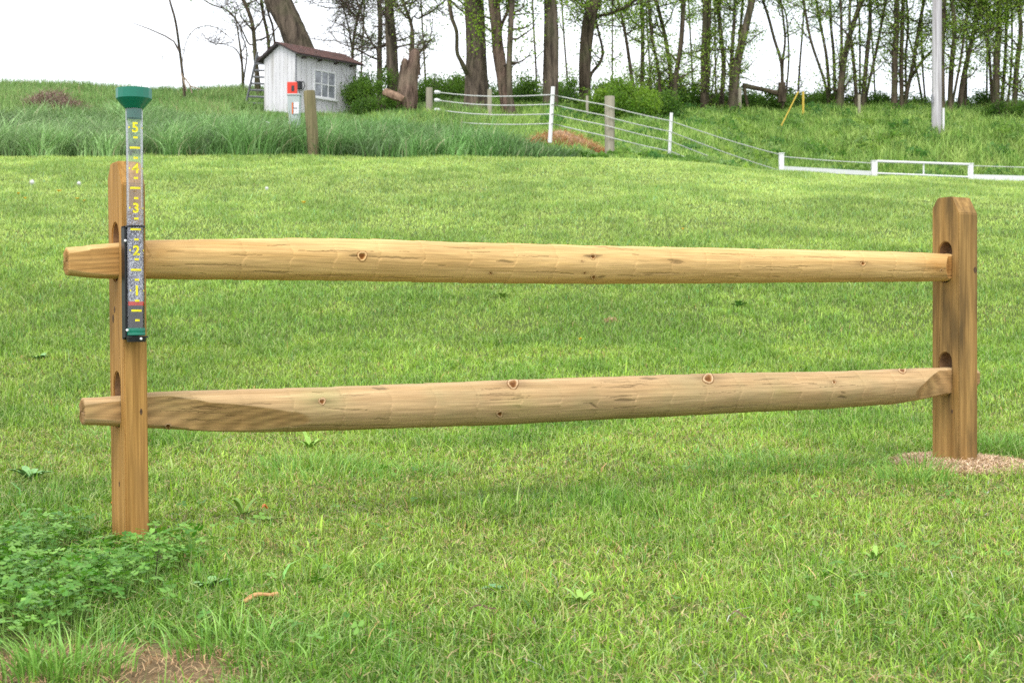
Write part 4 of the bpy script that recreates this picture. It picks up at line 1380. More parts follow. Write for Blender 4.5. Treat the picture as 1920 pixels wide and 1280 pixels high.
groot = empty('gate', P(1730, 330, 40.2), 'low white tube gate between the two white posts at right', 'gate')
g0, g1_ = (1644, 39.4), (1816, 40.9)


def gp(f, y): return P(g0[0] + (g1_[0] - g0[0]) * f, y, g0[1] + (g1_[1] - g0[1]) * f)


for nm, y0, y1 in (('top_rail', 302.5, 308.5), ('middle_rail', 325, 332), ('bottom_rail', 350, 356)):
    m = MB(); m.tube([gp(0, y0), gp(1, y1)], .034 if nm == 'top_rail' else .026, 10); m.build(nm, M['white'], groot, smooth=True)
for f, nm in ((.0, 'end_bar'), (1.0, 'end_bar'), (.51, 'centre_bar')):
    m = MB(); m.tube([gp(f, 305 + 3 * f), gp(f, 353 + 3 * f)], .022, 8); m.build(nm, M['white'], groot, smooth=True)

# utility pole + guy
root = empty('utility_pole', P(1756, 248, 50), 'tall pale grey wooden utility pole right of the gate', 'utility pole')
pb = P(1756, 252, 50); pt = P(1758, -330, 50)
m = MB(); m.tube([pb - Zv * .4, pb.lerp(pt, .3), pb.lerp(pt, .6), pt], [.168, .16, .15, .125], 20, True, .01, 3)
m.build('pole', M['pole'], root, smooth=True, angle=50)
gb, gt = P(1470, 226, 49.5), P(1497, 172, 49.6)
m = MB(); m.tube([gt - Vector((0, .0, .0)), pt - Zv * .3], .008, 4); m.build('guy_wire', M['grey_metal'], root)
m = MB(); m.tube([gb - (gt - gb).normalized() * .2, gt], .022, 8); m.build('guy_marker', M['yellow'], root, smooth=True)
m = MB(); m.cbox(P(1748, 186, 49.84), X, Y, Zv, .03, .03, .14); m.build('staple_box', M['grey_metal'], root)
xx = P(1506, 0, 53).x
o = MB(); o.tube([Vector((xx, 53, g1(xx, 53) - .2)), P(1506, 172, 53)], .04, 8)
o = o.build('stake', M['yellow'], None, smooth=True); tag(o, 'upright short yellow stake beside the slanted yellow guy marker', 'stake')


# brown brush pile, spoil heap, far debris
def twig_pile(name, label, cat, cx, cy, rx, ry, hh, n, c0, c1, lo=.15, hi=.5, w=.012, kind='stuff'):
    a = rng.uniform(0, 6.28, n); r = np.sqrt(rng.uniform(0, 1, n))
    x = cx + rx * r * np.cos(a); y = cy + ry * r * np.sin(a)
    z = G(x, y) + hh * (1 - r ** 2) * rng.uniform(.1, 1, n)
    c = mixc(c0, c1, rng.uniform(0, 1, n)) * rng.uniform(.6, 1.25, n)[:, None]
    V, F, C = blades(np.stack([x, y, z], -1), rng.uniform(.01, hi * .35, n), rng.uniform(w * .5, w * 1.3, n), rng.uniform(0, 3.14, n),
                     rng.uniform(.6, 4, n) * (lo + .5), rng.uniform(0, 6.28, n), c, 3, c, .4, .2)
    o = np_mesh(name, V, F, C, M['straw'])
    tag(o, label, cat, kind=kind)


q = P(105, 205, 38.2)
twig_pile('brush_pile', 'brown heap of dead brush on the slope at far left', 'brush', q.x, 38.2, 1.15, .7, .62, 5200, (.24, .16, .12), (.44, .33, .27), w=.02, hi=.8)
q = hit(1060, 285, 20)
h1 = MB()


def heap(name, label, cx, cy, rx, ry, hh, mat, cat, seed):
    nr, na = 22, 60
    V, F = [], []
    for i in range(nr + 1):
        r = i / nr
        for k in range(na):
            a = 2 * math.pi * k / na
            V.append((cx + rx * r * math.cos(a), cy + ry * r * math.sin(a), 0))
    V = np.array(V)
    rr = np.repeat(np.arange(nr + 1) / nr, na)
    nz = fbm(V[:, 0] * 6 / rx * .3, V[:, 1] * 6 / rx * .3, seed, 4)
    V[:, 2] = G(V[:, 0], V[:, 1]) + hh * (1 - rr ** 2) * (.45 + 1.1 * nz) - .02 * rr * max(1, hh * 4)
    for i in range(nr):
        for k in range(na):
            k2 = (k + 1) % na
            F.append((i * na + k, (i + 1) * na + k, (i + 1) * na + k2, i * na + k2))
    o = np_mesh(name, V, np.array(F), None, mat)
    tag(o, label, cat, kind='structure')


M['spoil'] = m_plain('spoil_earth', (0.33, 0.215, 0.13), 0.95, 0.4, 12, 0.8)
M['mound'] = m_plain('mound_earth', (0.50, 0.35, 0.23), 0.95, 0.5, 90, 1.0)
heap('spoil_heap', 'heap of reddish brown earth and straw around the first white fence post', q.x, q.y + .35, .95, .6, .34, M['spoil'], 'earth heap', 71)
twig_pile('spoil_straw', 'orange brown dead straw over the earth heap by the first white post', 'straw', q.x, q.y + .3, 1.0, .65, .37, 9000, (.50, .30, .14), (.72, .50, .28), w=.016)
o = MB(); o.cbox(hit(1068, 292, 20) + Vector((0, 0, .05)), Vector((.85, 0, -.5)), Y, Vector((.5, 0, .85)), .13, .05, .03)
o = o.build('debris', M['dark'], None, bevel=.01); tag(o, 'small dark scrap lying on the brown earth heap', 'debris')
mq = hit(505, 248, 20)
o = MB(); dd = 31.0
o.tube(smooth_path([P(492, 248, dd), P(500, 250, dd), P(508, 243, dd), P(506, 232, dd), P(497, 228, dd)]), .012, 5)
o = o.build('cord_loop', M['rope'], None, smooth=True); tag(o, 'pale loop of cord in the tall grass left of the pedestal', 'cord')

# ------------------------------------------------------------------ near split rail fence
F0 = Vector((-.936, 3.65, 0)); F1 = Vector((1.518, 5.12, 0))
U = (F1 - F0).normalized(); Vv = Vector((-U.y, U.x, 0))
LEN = (F1 - F0).length
fence = empty('split_rail_fence', (F0.x, F0.y, g1(F0.x, F0.y)), 'new tan split rail fence section with two posts and two rails in the foreground', 'fence')


def t_of(px, off=0.0):
    k = (px - 960) / FPX
    o = F0 + Vv * off
    return (k * o.y - o.x) / (U.x - k * U.y)


def post(base, ztop, hu, hv, slots, mat, lean, seed):
    """slots: list of (z centre, half height); outline in the v,z plane with holes, extruded along u"""
    zb = g1(base.x, base.y) - .12
    zt = ztop
    def outl():
        return [(-hv, zb), (hv, zb), (hv, zt - .034), (hv - .024, zt), (-hv + .034, zt), (-hv, zt - .058)]
    out = outl()
    # resample outline verticals a little so noise can roughen them
    loops = [out]
    sw = .0285
    for zc, hh in slots:
        L = []
        for k in range(12):
            a = math.pi * k / 11
            L.append((sw * math.cos(a), zc + hh - sw + sw * math.sin(a) * 1.25))
        for k in range(12):
            a = math.pi + math.pi * k / 11
            L.append((sw * math.cos(a), zc - hh + sw + sw * math.sin(a)))
        loops.append(L[::-1])
    tri = tessellate_polygon([[Vector((a, b, 0)) for a, b in L] for L in loops])
    flat = [p for L in loops for p in L]
    n = len(flat)
    m = bpy.data.meshes.new('post')
    vs = []
    for s in (-1, 1):
        for (v, z) in flat:
            f = (z - zb) / (zt - zb)
            q = Vector((s * hu, v, z))
            vs.append(q)
    fs = [tuple(t) for t in tri] + [tuple(n + i for i in t)[::-1] for t in tri]
    mi = [0] * len(fs)
    o = 0
    for li, L in enumerate(loops):
        k = len(L)
        for i in range(k):
            j = (i + 1) % k
            fs.append((o + i, o + j, n + o + j, n + o + i)); mi.append(1 if li else 0)
        o += k
    m.from_pydata(vs, [], fs)
    m.materials.append(mat); m.materials.append(M['slot'])
    m.polygons.foreach_set('material_index', mi)
    bm = bmesh.new(); bm.from_mesh(m)
    bmesh.ops.recalc_face_normals(bm, faces=bm.faces)
    # dissolve the triangulation then bevel the long edges
    ed = [e for e in bm.edges if len(e.link_faces) == 2 and e.calc_face_angle(0) > R(25)]
    bmesh.ops.bevel(bm, geom=ed, offset=.003, segments=2, affect='EDGES', clamp_overlap=True)
    bm.to_mesh(m); bm.free()
    ob = bpy.data.objects.new('post', m)
    COL.objects.link(ob)
    ob.parent = fence
    ob.location = (base.x - F0.x, base.y - F0.y, -fence.location.z)
    ob.rotation_euler = (0, lean, math.atan2(U.y, U.x))
    return ob


def zpx(py, base, du=0, dv=0):
    d = (base + U * du + Vv * dv).y
    return CZ + (640 - py) / FPX * d


zs1 = (zpx(424, F0), zpx(527, F0)); zs2 = (zpx(702, F0), zpx(800, F0))
pL = post(F0 + U * .005, zpx(305, F0), .0285, .060, [((a + b) / 2, (a - b) / 2) for a, b in (zs1, zs2)], M['post_near'], -.012, 1)
zs1 = (zpx(458, F1), zpx(530, F1)); zs2 = (zpx(664, F1), zpx(738, F1))
pR = post(F1, zpx(371, F1), .046, .060, [((a + b) / 2, (a - b) / 2) for a, b in (zs1, zs2)], M['post_far'], 0, 2)

def knot(base, pobj, u, v, z, axis, r=.006, el=1.7):
    m = MB()
    n = 14; vs = []
    for rr_, hgt in ((1.0, .0003), (.7, .0009), (.35, .0006)):
        for k in range(n):
            a = 2 * math.pi * k / n
            p, q_ = r * rr_ * math.cos(a), r * el * rr_ * math.sin(a)
            vs.append((u - hgt, v + p, z + q_) if axis == 'u' else (u + p, v - hgt, z + q_))
    fs = [(i * n + k, i * n + (k + 1) % n, (i + 1) * n + (k + 1) % n, (i + 1) * n + k) for i in range(2) for k in range(n)] + [tuple(2 * n + k for k in range(n))]
    me = bpy.data.meshes.new('knot'); me.from_pydata(vs, [], fs); me.materials.append(M['knot'])
    o = bpy.data.objects.new('knot', me); COL.objects.link(o); o.parent = pobj


M['knot'] = m_plain('knot_wood', (0.10, 0.05, 0.02), .8, .5, 200)
for py, v, r in ((580, .012, .005), (597, .026, .0065), (905, -.01, .004)):
    knot(F0, pL, -.0285, v, zpx(py, F0), 'u', r)
knot(F0, pL, .012, -.060, zpx(770, F0), 'v', .0035, 2.2)
knot(F1, pR, .034, -.060, zpx(507, F1), 'v', .009, 1.2)
knot(F1, pR, -.046, -.03, zpx(770, F1), 'u', .005, 1.6)

TOP = [(125, 464, 516), (160, 460, 521), (205, 456, 524), (275, 450, 523), (400, 448, 525), (560, 446, 526), (700, 448, 528), (860, 454, 531),
       (960, 456, 532), (1112, 460, 533), (1300, 464, 532), (1500, 468, 530), (1650, 471, 529), (1740, 474, 528), (1783, 476, 527), (1803, 477, 526)]
LOW = [(155, 746, 796), (190, 744, 797), (225, 741, 799), (280, 735, 803), (380, 731, 808), (500, 728, 811), (604, 725, 808), (760, 719, 803), (960, 712, 796),
       (1100, 707, 788), (1250, 702, 781), (1400, 698, 773), (1550, 696, 767), (1680, 691, 757), (1740, 689, 746), (1785, 688, 738), (1826, 691, 724)]


def clip_fn(kind):
    """returns c_front(t, normalised normal angle) and c_back(t) as metres from the axis"""
    tl, tr = 0.0, LEN
    if kind == 'low':
        fl0, fl1, fr0, fr1 = .09, .72, .34, .10
    else:
        fl0, fl1, fr0, fr1 = -.02, .044, .12, .06
    return fl0, fl1, fr0, fr1


def rail(name, prof, kind, knots, cracks, mat, seed):
    px = np.array([p[0] for p in prof], float)
    ts = np.array([t_of(p) for p in px])
    dep = F0.y + ts * U.y
    zt = CZ + (640 - np.array([p[1] for p in prof])) / FPX * dep
    zb = CZ + (640 - np.array([p[2] for p in prof])) / FPX * dep
    NT, NA = 1500, 168
    t = np.linspace(ts[0], ts[-1], NT)
    zc = np.interp(t, ts, (zt + zb) / 2); r = np.interp(t, ts, (zt - zb) / 2)
    kk = np.hanning(61); kk /= kk.sum()
    sm = lambda q: np.convolve(np.pad(q, 30, mode='edge'), kk, 'valid')
    zc, r = sm(zc), sm(r)
    a = np.linspace(0, 2 * np.pi, NA, endpoint=False)
    T, A = np.meshgrid(t, a, indexing='ij')
    Rr = r[:, None] * np.ones_like(A)
    # debarking scallops and waviness
    c_, s_ = np.cos(A), np.sin(A)
    Rr = Rr * (1 + .012 * (fbm(T * 2.5 + seed, c_ * 1.5 + s_ * 2, seed) - .5) * 2)
    cells = T * 7.5 + .5 * (fbm(T * 1.3, T * 0, seed + 3) - .5) + .22 * (fbm(T * .5, s_ * 2 + c_ * .7, seed + 33) - .5)
    fr = cells - np.floor(cells)
    sel = hash2(np.floor(cells).astype(int), np.zeros_like(cells).astype(int), seed) * .5 + .6 * fbm(np.floor(cells) * 7.3, A * 1.2, seed + 5)
    Rr = Rr - .0014 * fr * (sel > .35)
    Rr = Rr + .0012 * (fbm(T * 12, A * 6, seed + 9) - .5) + .0006 * (fbm(T * 25, A * 26, seed + 10) - .5)
    yv = -Rr * c_          # v direction: a=0 faces the camera (-v)
    zz = Rr * s_
    fl0, fl1, fr0, fr1 = clip_fn(kind)
    cut = np.zeros_like(yv)
    TE = .027

    def lim(T):
        l = np.full_like(T, 9.0)
        tl = np.clip((T - fl0) / (fl1 - fl0), 0, 1)
        l1 = TE + (np.maximum(r[:, None] * 1.35, .05) - TE) * tl ** 1.0
        l1 = np.where(T > fl1, 9, l1)
        x = LEN - T
        tr = np.clip((x - fr1) / (fr0 - fr1), 0, 1)
        l2 = TE + (np.maximum(r[:, None] * 1.35, .05) - TE) * tr
        l2 = np.where(x > fr0, 9, l2)
        return np.minimum(l1, l2)
    L = lim(T)
    # front cut plane, tilted to face slightly down
    th = R(24) if kind == 'low' else R(8)
    nv, nz = -math.cos(th), -math.sin(th)
    tilt = np.clip((np.minimum(T - fl0, LEN - T - fr1)) / .1, 0, 1)   # upright through the posts
    nvv = -np.cos(th * tilt); nzz = -np.sin(th * tilt)
    pr = yv * nvv + zz * nzz
    ex = np.clip(pr - L, 0, None)
    rough = .0006 * (fbm(T * 30, zz * 300, seed + 4) - .5)
    yv = yv - (ex - rough * (ex > 0)) * nvv; zz = zz - ex * nzz
    cut = np.clip(ex / .0015, 0, 1)
    exb = np.clip(yv - np.minimum(L, 9), 0, None); yv = yv - exb
    cut = np.maximum(cut, np.clip(exb / .0015, 0, 1) * .6)
    Zw = zc[:, None] + zz
    Xw = F0.x + T * U.x + yv * Vv.x
    Yw = F0.y + T * U.y + yv * Vv.y
    PX = 960 + FPX * Xw / Yw; PY = 640 - FPX * (Zw - CZ) / Yw
    C = np.ones(T.shape + (3,))
    # broad tone variation along the grain and debark bands
    g = fbm(T * 1.6, A * 2.2, seed + 20)
    C *= (.86 + .28 * g)[..., None]
    C *= (1 - .07 * np.clip((fr - .9) * 10, 0, 1) * (sel > .4) + .05 * np.clip(1 - fr * 8, 0, 1) * (sel > .4) - .06 * (fbm(np.floor(cells) * 3.7, A * 0, seed + 8) - .5))[..., None]
    ln = fbm(T * 5 + 40, A * 34, seed + 22)
    C *= (1 - .13 * np.clip((ln - .62) * 6, 0, 1))[..., None]
    # flat cuts show darker fresh grain with arches
    arch = np.sin((np.hypot((T - (fl1 if kind == 'low' else 0)) * .16, zz + .05) * 620) + 3 * fbm(T * 4, zz * 60, seed + 6))
    arch = np.clip(arch, -1, 1) * .17
    cc = np.array([.86, .77, .66]) if kind == 'low' else np.array([.82, .70, .58])
    C = C * (1 - cut[..., None]) + (C * cc * (1 + arch[..., None])) * cut[..., None]
    front = (c_ > -.1)
    Nn = np.zeros_like(T)
    for gx, gy, gr, tint in (((600, 745, 42, (.80, .98, .88)), (975, 760, 30, (.86, .95, .84)), (320, 755, 45, (.78, .86, .80)), (1470, 735, 22, (.86, .92, .82))) if kind == 'low' else ((1760, 500, 28, (.86, .70, .52)), (300, 480, 30, (.92, .84, .72)))):
        w_ = np.exp(-((PX - gx) / gr) ** 2 - ((PY - gy) / (gr * .6)) ** 2) * np.clip(.3 + 1.4 * fbm(T * 60, A * 20, seed + 31), 0, 1)
        C = C * (1 - w_[..., None]) + C * np.array(tint) * w_[..., None]
    for (kx, ky, kr) in knots:
        kr = kr * .86; dx = (PX - kx) / kr; dy = (PY - ky) / kr
        rr = np.hypot(dx, dy) + .08 * np.sin(3 * np.arctan2(dy, dx) + kx)
        rr = np.where(front, rr, 99)
        m = rr < .55; C[m] = np.array([.34, .20, .10]) * (.8 + .5 * rr[m][:, None])
        m = (rr >= .55) & (rr < .78); C[m] = np.array([.55, .40, .26])
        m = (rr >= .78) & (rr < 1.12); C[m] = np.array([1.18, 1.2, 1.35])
        m = (rr >= 1.12) & (rr < 1.32); C[m] = np.array([.42, .32, .24])
        halo = np.exp(-(np.abs(dx) / 3.4) ** 2 - (dy / .75) ** 2) * (rr > 1.3) * front
        C *= (1 - .42 * halo)[..., None]
        Nn += np.where(rr < .78, -.0022, 0) + np.where((rr >= .78) & (rr < 1.12), .0014, 0)
    rk = random.Random(seed)
    cracks = list(cracks)
    for _ in range(34):
        x0 = rk.uniform(290, 1740); f_ = rk.uniform(.12, .92)
        yy = np.interp(x0, [p[0] for p in prof], [p[1] * (1 - f_) + p[2] * f_ for p in prof]); L_ = rk.uniform(15, 110)
        sl_ = np.interp(x0 + L_, [p[0] for p in prof], [p[1] * (1 - f_) + p[2] * f_ for p in prof])
        cracks.append((x0, yy, x0 + L_, sl_, rk.uniform(.35, .9)))
    for (x0, y0, x1, y1, wd) in cracks:
        f = np.clip((PX - x0) / (x1 - x0), 0, 1)
        yc = y0 + (y1 - y0) * f + 1.6 * (fbm(PX * .09, PX * 0, seed + int(x0)) - .5) * 2
        inside = (PX > x0) & (PX < x1) & front
        k = np.exp(-((PY - yc) / (wd * np.sin(np.pi * f) + .15)) ** 2) * inside
        C *= (1 - .55 * k)[..., None]; Nn -= .0012 * k
    yv2 = Nn
    Xw = Xw - yv2 * c_ * Vv.x; Yw = Yw - yv2 * c_ * Vv.y; Zw = Zw + yv2 * s_
    # local coordinates with x along the rail so the grain runs along it
    LX = (Xw - F0.x) * U.x + (Yw - F0.y) * U.y
    LY = (Xw - F0.x) * Vv.x + (Yw - F0.y) * Vv.y
    V = np.stack([LX, LY, Zw], -1).reshape(-1, 3)
    i = (np.arange(NT - 1)[:, None] * NA); j = np.arange(NA)[None]; j2 = (j + 1) % NA
    F = np.stack([i + j, i + j2, i + NA + j2, i + NA + j], -1).reshape(-1, 4)
    Cc = C.reshape(-1, 3)
    # end caps: rings shrinking to the middle
    extra_v, extra_f, extra_c = [V], [F], [Cc]
    nb = len(V)
    for end in (0, NT - 1):
        ring = V[end * NA:(end + 1) * NA]; ctr = ring.mean(0)
        prev = end * NA + np.arange(NA)
        for f in (.8, .55, .3, .04):
            rg = ctr + (ring - ctr) * f
            rg[:, 0] += rng.normal(0, .0008, NA) + (-.002 if end == 0 else .002)
            ids = nb + np.arange(NA); nb += NA
            extra_v.append(rg)
            tone = .62 + .1 * math.sin(f * 40)
            extra_c.append(np.ones((NA, 3)) * np.array([tone, tone * .88, tone * .75]))
            q = np.stack([prev, np.roll(prev, -1), np.roll(ids, -1), ids], 1)
            extra_f.append(q if end else q[:, ::-1])
            prev = ids
    V, F, Cc = np.concatenate(extra_v), np.concatenate(extra_f), np.concatenate(extra_c)
    me_o = np_mesh('rail', V, F, Cc, mat, None, smooth=True)
    me_o.parent = fence
    me_o.location = (0, 0, -fence.location.z)
    me_o.rotation_euler = (0, 0, math.atan2(U.y, U.x))
    me_o['label'] = name
    return me_o


rail('upper yellowish rail with one large open knot', TOP, 'top',
     [(679, 480, 9), (1112, 481, 5.5), (1113, 520, 5), (1618, 494, 5), (1092, 490, 2), (1096, 512, 2.2), (920, 512, 3.2), (1765, 507, 3)],
     [(690, 481, 800, 486, 1.4), (930, 489, 965, 492, 2.6), (1250, 487, 1285, 492, 2.2), (1255, 492, 1280, 495, 1.5), (1120, 520, 1136, 518, 2.4), (1093, 480, 1130, 480, 2.5), (470, 508, 540, 512, 1.2),
      (830, 463, 910, 466, .8), (1085, 458, 1200, 470, .8), (340, 495, 470, 498, .8), (560, 470, 640, 472, .8), (1400, 500, 1500, 503, .7), (655, 480, 672, 481, 2)], M['rail_top'], 5)
rail('lower paler rail with a long flat cut at its near end', LOW, 'low',
     [(604, 752, 6.5), (962, 719, 10), (937, 776, 6), (1328, 709, 10), (1692, 693, 7), (1564, 716, 4), (315, 799, 6)],
     [(695, 727, 730, 729, 2.0), (1198, 709, 1235, 709, 2.4), (1150, 750, 1190, 751, 3.0), (1105, 756, 1120, 764, 2.2), (1570, 744, 1588, 746, 2.2), (1576, 736, 1586, 737, 1.6),
      (600, 765, 690, 768, .8), (880, 740, 1000, 742, .7), (1300, 765, 1420, 760, .7), (1420, 720, 1530, 718, .7)], M['rail_low'], 9)

# ------------------------------------------------------------------ rain gauge
GQ = F0 - Vv * .093 - U * .010
gax = Vector((-.010, 0, 1)).normalized()


def GZ(py): return CZ + (640 - py) / FPX * GQ.y


zc0 = GZ(628)
gauge = empty('rain_gauge', (GQ.x, GQ.y, zc0), 'tall clear rain gauge with green funnel and yellow numbers on the near fence post', 'rain gauge')


def gpt(py): return Vector((GQ.x, GQ.y, zc0)) + gax * (GZ(py) - zc0)


def H(py): return GZ(py) - zc0


m = MB()
m.lathe(gpt(628), [(.0201, H(618)), (.0201, H(204))], 64, gax, False, False)
m.build('tube', M['clear'], gauge, smooth=True)
m = MB()
m.lathe(gpt(628), [(.0415, H(169)), (.0425, H(167.5)), (.0425, H(186)), (.0405, H(188)), (.0215, H(204.5)), (.0178, H(205)), (.0178, H(222)), (.0160, H(222)), (.0160, H(205)), (.0385, H(187)), (.040, H(169)), (.0415, H(169))], 16, gax, False, False)
m.build('funnel', M['green_plastic'], gauge, smooth=True, angle=18)
m = MB(); m.lathe(gpt(628), [(.0183, H(571)), (.0183, H(392))], 64, gax, False, False)
m.build('condensation', M['drops'], gauge, smooth=True)
m = MB(); m.lathe(gpt(628), [(.0181, H(616)), (.0181, H(573))], 40, gax)
m.build('water', M['water'], gauge, smooth=True)
m = MB(); m.lathe(gpt(628), [(.0186, H(573)), (.0186, H(565.5))], 40, gax)
m.build('float_ring', M['float'], gauge, smooth=True)
m = MB(); m.lathe(gpt(628), [(.0195, H(629)), (.0212, H(628)), (.0212, H(624)), (.0208, H(623)), (.0212, H(622)), (.0212, H(618)), (.0205, H(615))], 40, gax)
m.build('base_cap', M['green_plastic'], gauge, smooth=True, angle=20)
# bracket: back plate on the post, ring on top, shelf at the bottom
br = MB()
cen = gpt(530)
br.cbox(cen + Vv * .026 - U * .006, U, Vv, gax, .0195, .004, (GZ(424) - GZ(636)) / 2)
for sx in (-1,):
    br.cbox(cen + Vv * .016 + U * sx * .0235, U, Vv, gax, .0022, .013, (GZ(428) - GZ(634)) / 2)
br.lathe(gpt(628), [(.0216, H(426.5)), (.0232, H(426.5)), (.0232, H(423.5)), (.0216, H(423.5)), (.0216, H(426.5))], 40, gax, False, False)
br.cbox(gpt(425) + Vv * .022, U, Vv, gax, .0235, .006, .0019)
br.cbox(gpt(631.5) + Vv * .006, U, Vv, gax, .0235, .0235, .002)
br.lathe(gpt(631.5), [(.022, -.012), (.024, 0.002)], 32, gax)
bo = br.build('bracket', M['black_plastic'], gauge, smooth=True, angle=30)
for py, uu, vv in ((452, -.0255, -.004), (619, -.0255, -.012), (635, .004, -.024)):
    m = MB(); c = gpt(py) + U * uu + Vv * vv
    ax = (-Vv if uu > 0 else (-U * .7 - Vv).normalized())
    m.lathe(c, [(.0032, -.002), (.0032, .001), (.0022, .0024)], 14, ax); m.build('screw', M['screw'], bo, smooth=True)


def wrap(name, quads_or_mesh, ang0, py, mat, r=.0212):
    """flat (x, z) points bent round the tube; ang0 = direction angle seen from the camera"""
    V, F = quads_or_mesh
    toc = -Vector((GQ.x, GQ.y, 0)).normalized()
    sid = Vector((-toc.y, toc.x, 0)); sid = -sid if sid.x < 0 else sid
    out = []
    for x, z in V:
        a = ang0 + x / r
        out.append(gpt(628) + gax * (H(py) + z) + toc * (r * math.cos(a)) + sid * (r * math.sin(a)))
    m = MB(); m.add(out, F)
    return m


def rect(w, h, n=6):
    V = []
    for i in range(n + 1):
        V += [(-w / 2 + w * i / n, -h / 2), (-w / 2 + w * i / n, h / 2)]
    return V, [(2 * i, 2 * i + 2, 2 * i + 3, 2 * i + 1) for i in range(n)]


def glyph(ch, size):
    cu = bpy.data.curves.new('g', 'FONT'); cu.body = ch; cu.size = size; cu.align_x = 'CENTER'; cu.offset = size * .035
    cu.resolution_u = 4
    ob = bpy.data.objects.new('g', cu); COL.objects.link(ob)
    dg = bpy.context.evaluated_depsgraph_get()
    me = bpy.data.meshes.new_from_object(ob.evaluated_get(dg))
    V = [(v.co.x, v.co.y) for v in me.vertices]; F = [tuple(p.vertices) for p in me.polygons]
    bpy.data.objects.remove(ob); bpy.data.meshes.remove(me); bpy.data.curves.remove(cu)
    zs = [b for a, b in V]; h = (max(zs) + min(zs)) / 2
    return [(a, b - h) for a, b in V], F


for ch, py in (('5', 241), ('4', 317), ('3', 391), ('2', 470), ('1', 545)):
    wrap('numeral', glyph(ch, .032), .10, py, None).build('numeral', M['digit'], gauge)
    wrap('dot', rect(.004, .004, 2), -.62, py, None).build('dot_mark', M['digit'], gauge)
    wrap('dot', rect(.004, .004, 2), 1.02, py, None).build('dot_mark', M['digit'], gauge)
for py in (279, 354, 431, 506.5, 582.5):
    wrap('bar', rect(.0255, .0050, 8), .06, py, None).build('half_mark', M['digit'], gauge)
for py in (260, 298, 335.5, 373, 411, 450, 487, 525, 564, 600.5):
    wrap('bar', rect(.0105, .0050, 4), .13, py, None).build('quarter_mark', M['digit'], gauge)


# ------------------------------------------------------------------ clover, weeds, small things near the fence
F0x = -.915


def clover():
    n = 12500
    x = CLOVER_C.x + rng.uniform(-.75, .75, n); y = CLOVER_C.y + rng.uniform(-.8, .8, n)
    k = (rng.uniform(0, 1, n) < clover_mask(x, y) * .95 + .012) & keep_out(x, y) & (y > 2.0) & (rng.uniform(0, 1, n) > bare(x, y) * 1.4)
    x, y = x[k], y[k]
    # scattered single clovers over the lawn
    m = 700
    xs, ys = wedge(m, 2.1, 5.5, -.36, .36, .1)
    kk = (fbm(xs * 2.5, ys * 2.5, 91) > .60) & keep_out(xs, ys)
    x = np.concatenate([x, xs[kk]]); y = np.concatenate([y, ys[kk]])
    n = len(x)
    hh = rng.uniform(.022, .080, n); hh[-kk.sum():] *= .6
    hh = np.where((np.abs(x - F0x) < .10) & (y > 3.1) & (y < 3.62), hh * .3, hh)
    g = G(x, y)
    lean = rng.uniform(0, .03, n); la = rng.uniform(0, 6.28, n)
    cx = x + lean * np.cos(la); cy = y + lean * np.sin(la); cz = g + hh
    parts = []
    # petiole
    c = np.tile(np.array([.22, .36, .08]), (n, 1))
    parts.append(blades(np.stack([x, y, g], -1), hh, np.full(n, .0016), rng.uniform(0, 3.14, n), lean / hh, la, c, 3, c, 1.0, .5))
    # leaflets: 3 per leaf, hexagonal obovate, made of two quads
    a0 = rng.uniform(0, 6.28, n)
    tilt = rng.normal(0, .28, (n, 2))
    colr = mixc((.065, .20, .022), (.20, .385, .065), rng.uniform(0, 1, n)) * rng.uniform(.8, 1.25, n)[:, None]
    s = rng.uniform(.0075, .0145, n)
    shp = np.array([(0, 0, 0), (.55, -.42, .05), (1.05, -.33, .12), (1.0, 0, .02), (1.05, .33, .12), (.55, .42, .05)])
    shp[:, 0] *= 1.05
    for j in range(3):
        a = a0 + j * 2.094 + rng.normal(0, .1, n)
        ca, sa = np.cos(a)[:, None], np.sin(a)[:, None]
        lx = shp[None, :, 0] * s[:, None]; ly = shp[None, :, 1] * s[:, None] * 1.15; lz = shp[None, :, 2] * s[:, None] * 1.2
        X_ = lx * ca - ly * sa; Y_ = lx * sa + ly * ca
        Z_ = lz + X_ * tilt[:, 0:1] + Y_ * tilt[:, 1:2] - .15 * lx
        V = np.stack([cx[:, None] + X_, cy[:, None] + Y_, cz[:, None] + Z_], -1).reshape(-1, 3)
        i = np.arange(n)[:, None] * 6
        F = np.concatenate([i + np.array([[0, 1, 2, 3]]), i + np.array([[0, 3, 4, 5]])])
        C = np.repeat(colr[:, None, :], 6, 1)
        C = C * np.array([1, .95, 1.05, 1.15, 1.05, .95])[None, :, None]
        parts.append((V, F, C.reshape(-1, 3)))
    V, F, C = join(parts)
    tag(np_mesh('clover', V, F, C, M['clover'], smooth=False), 'dense patch of clover at the foot of the near fence post', 'clover', kind='stuff')


clover()


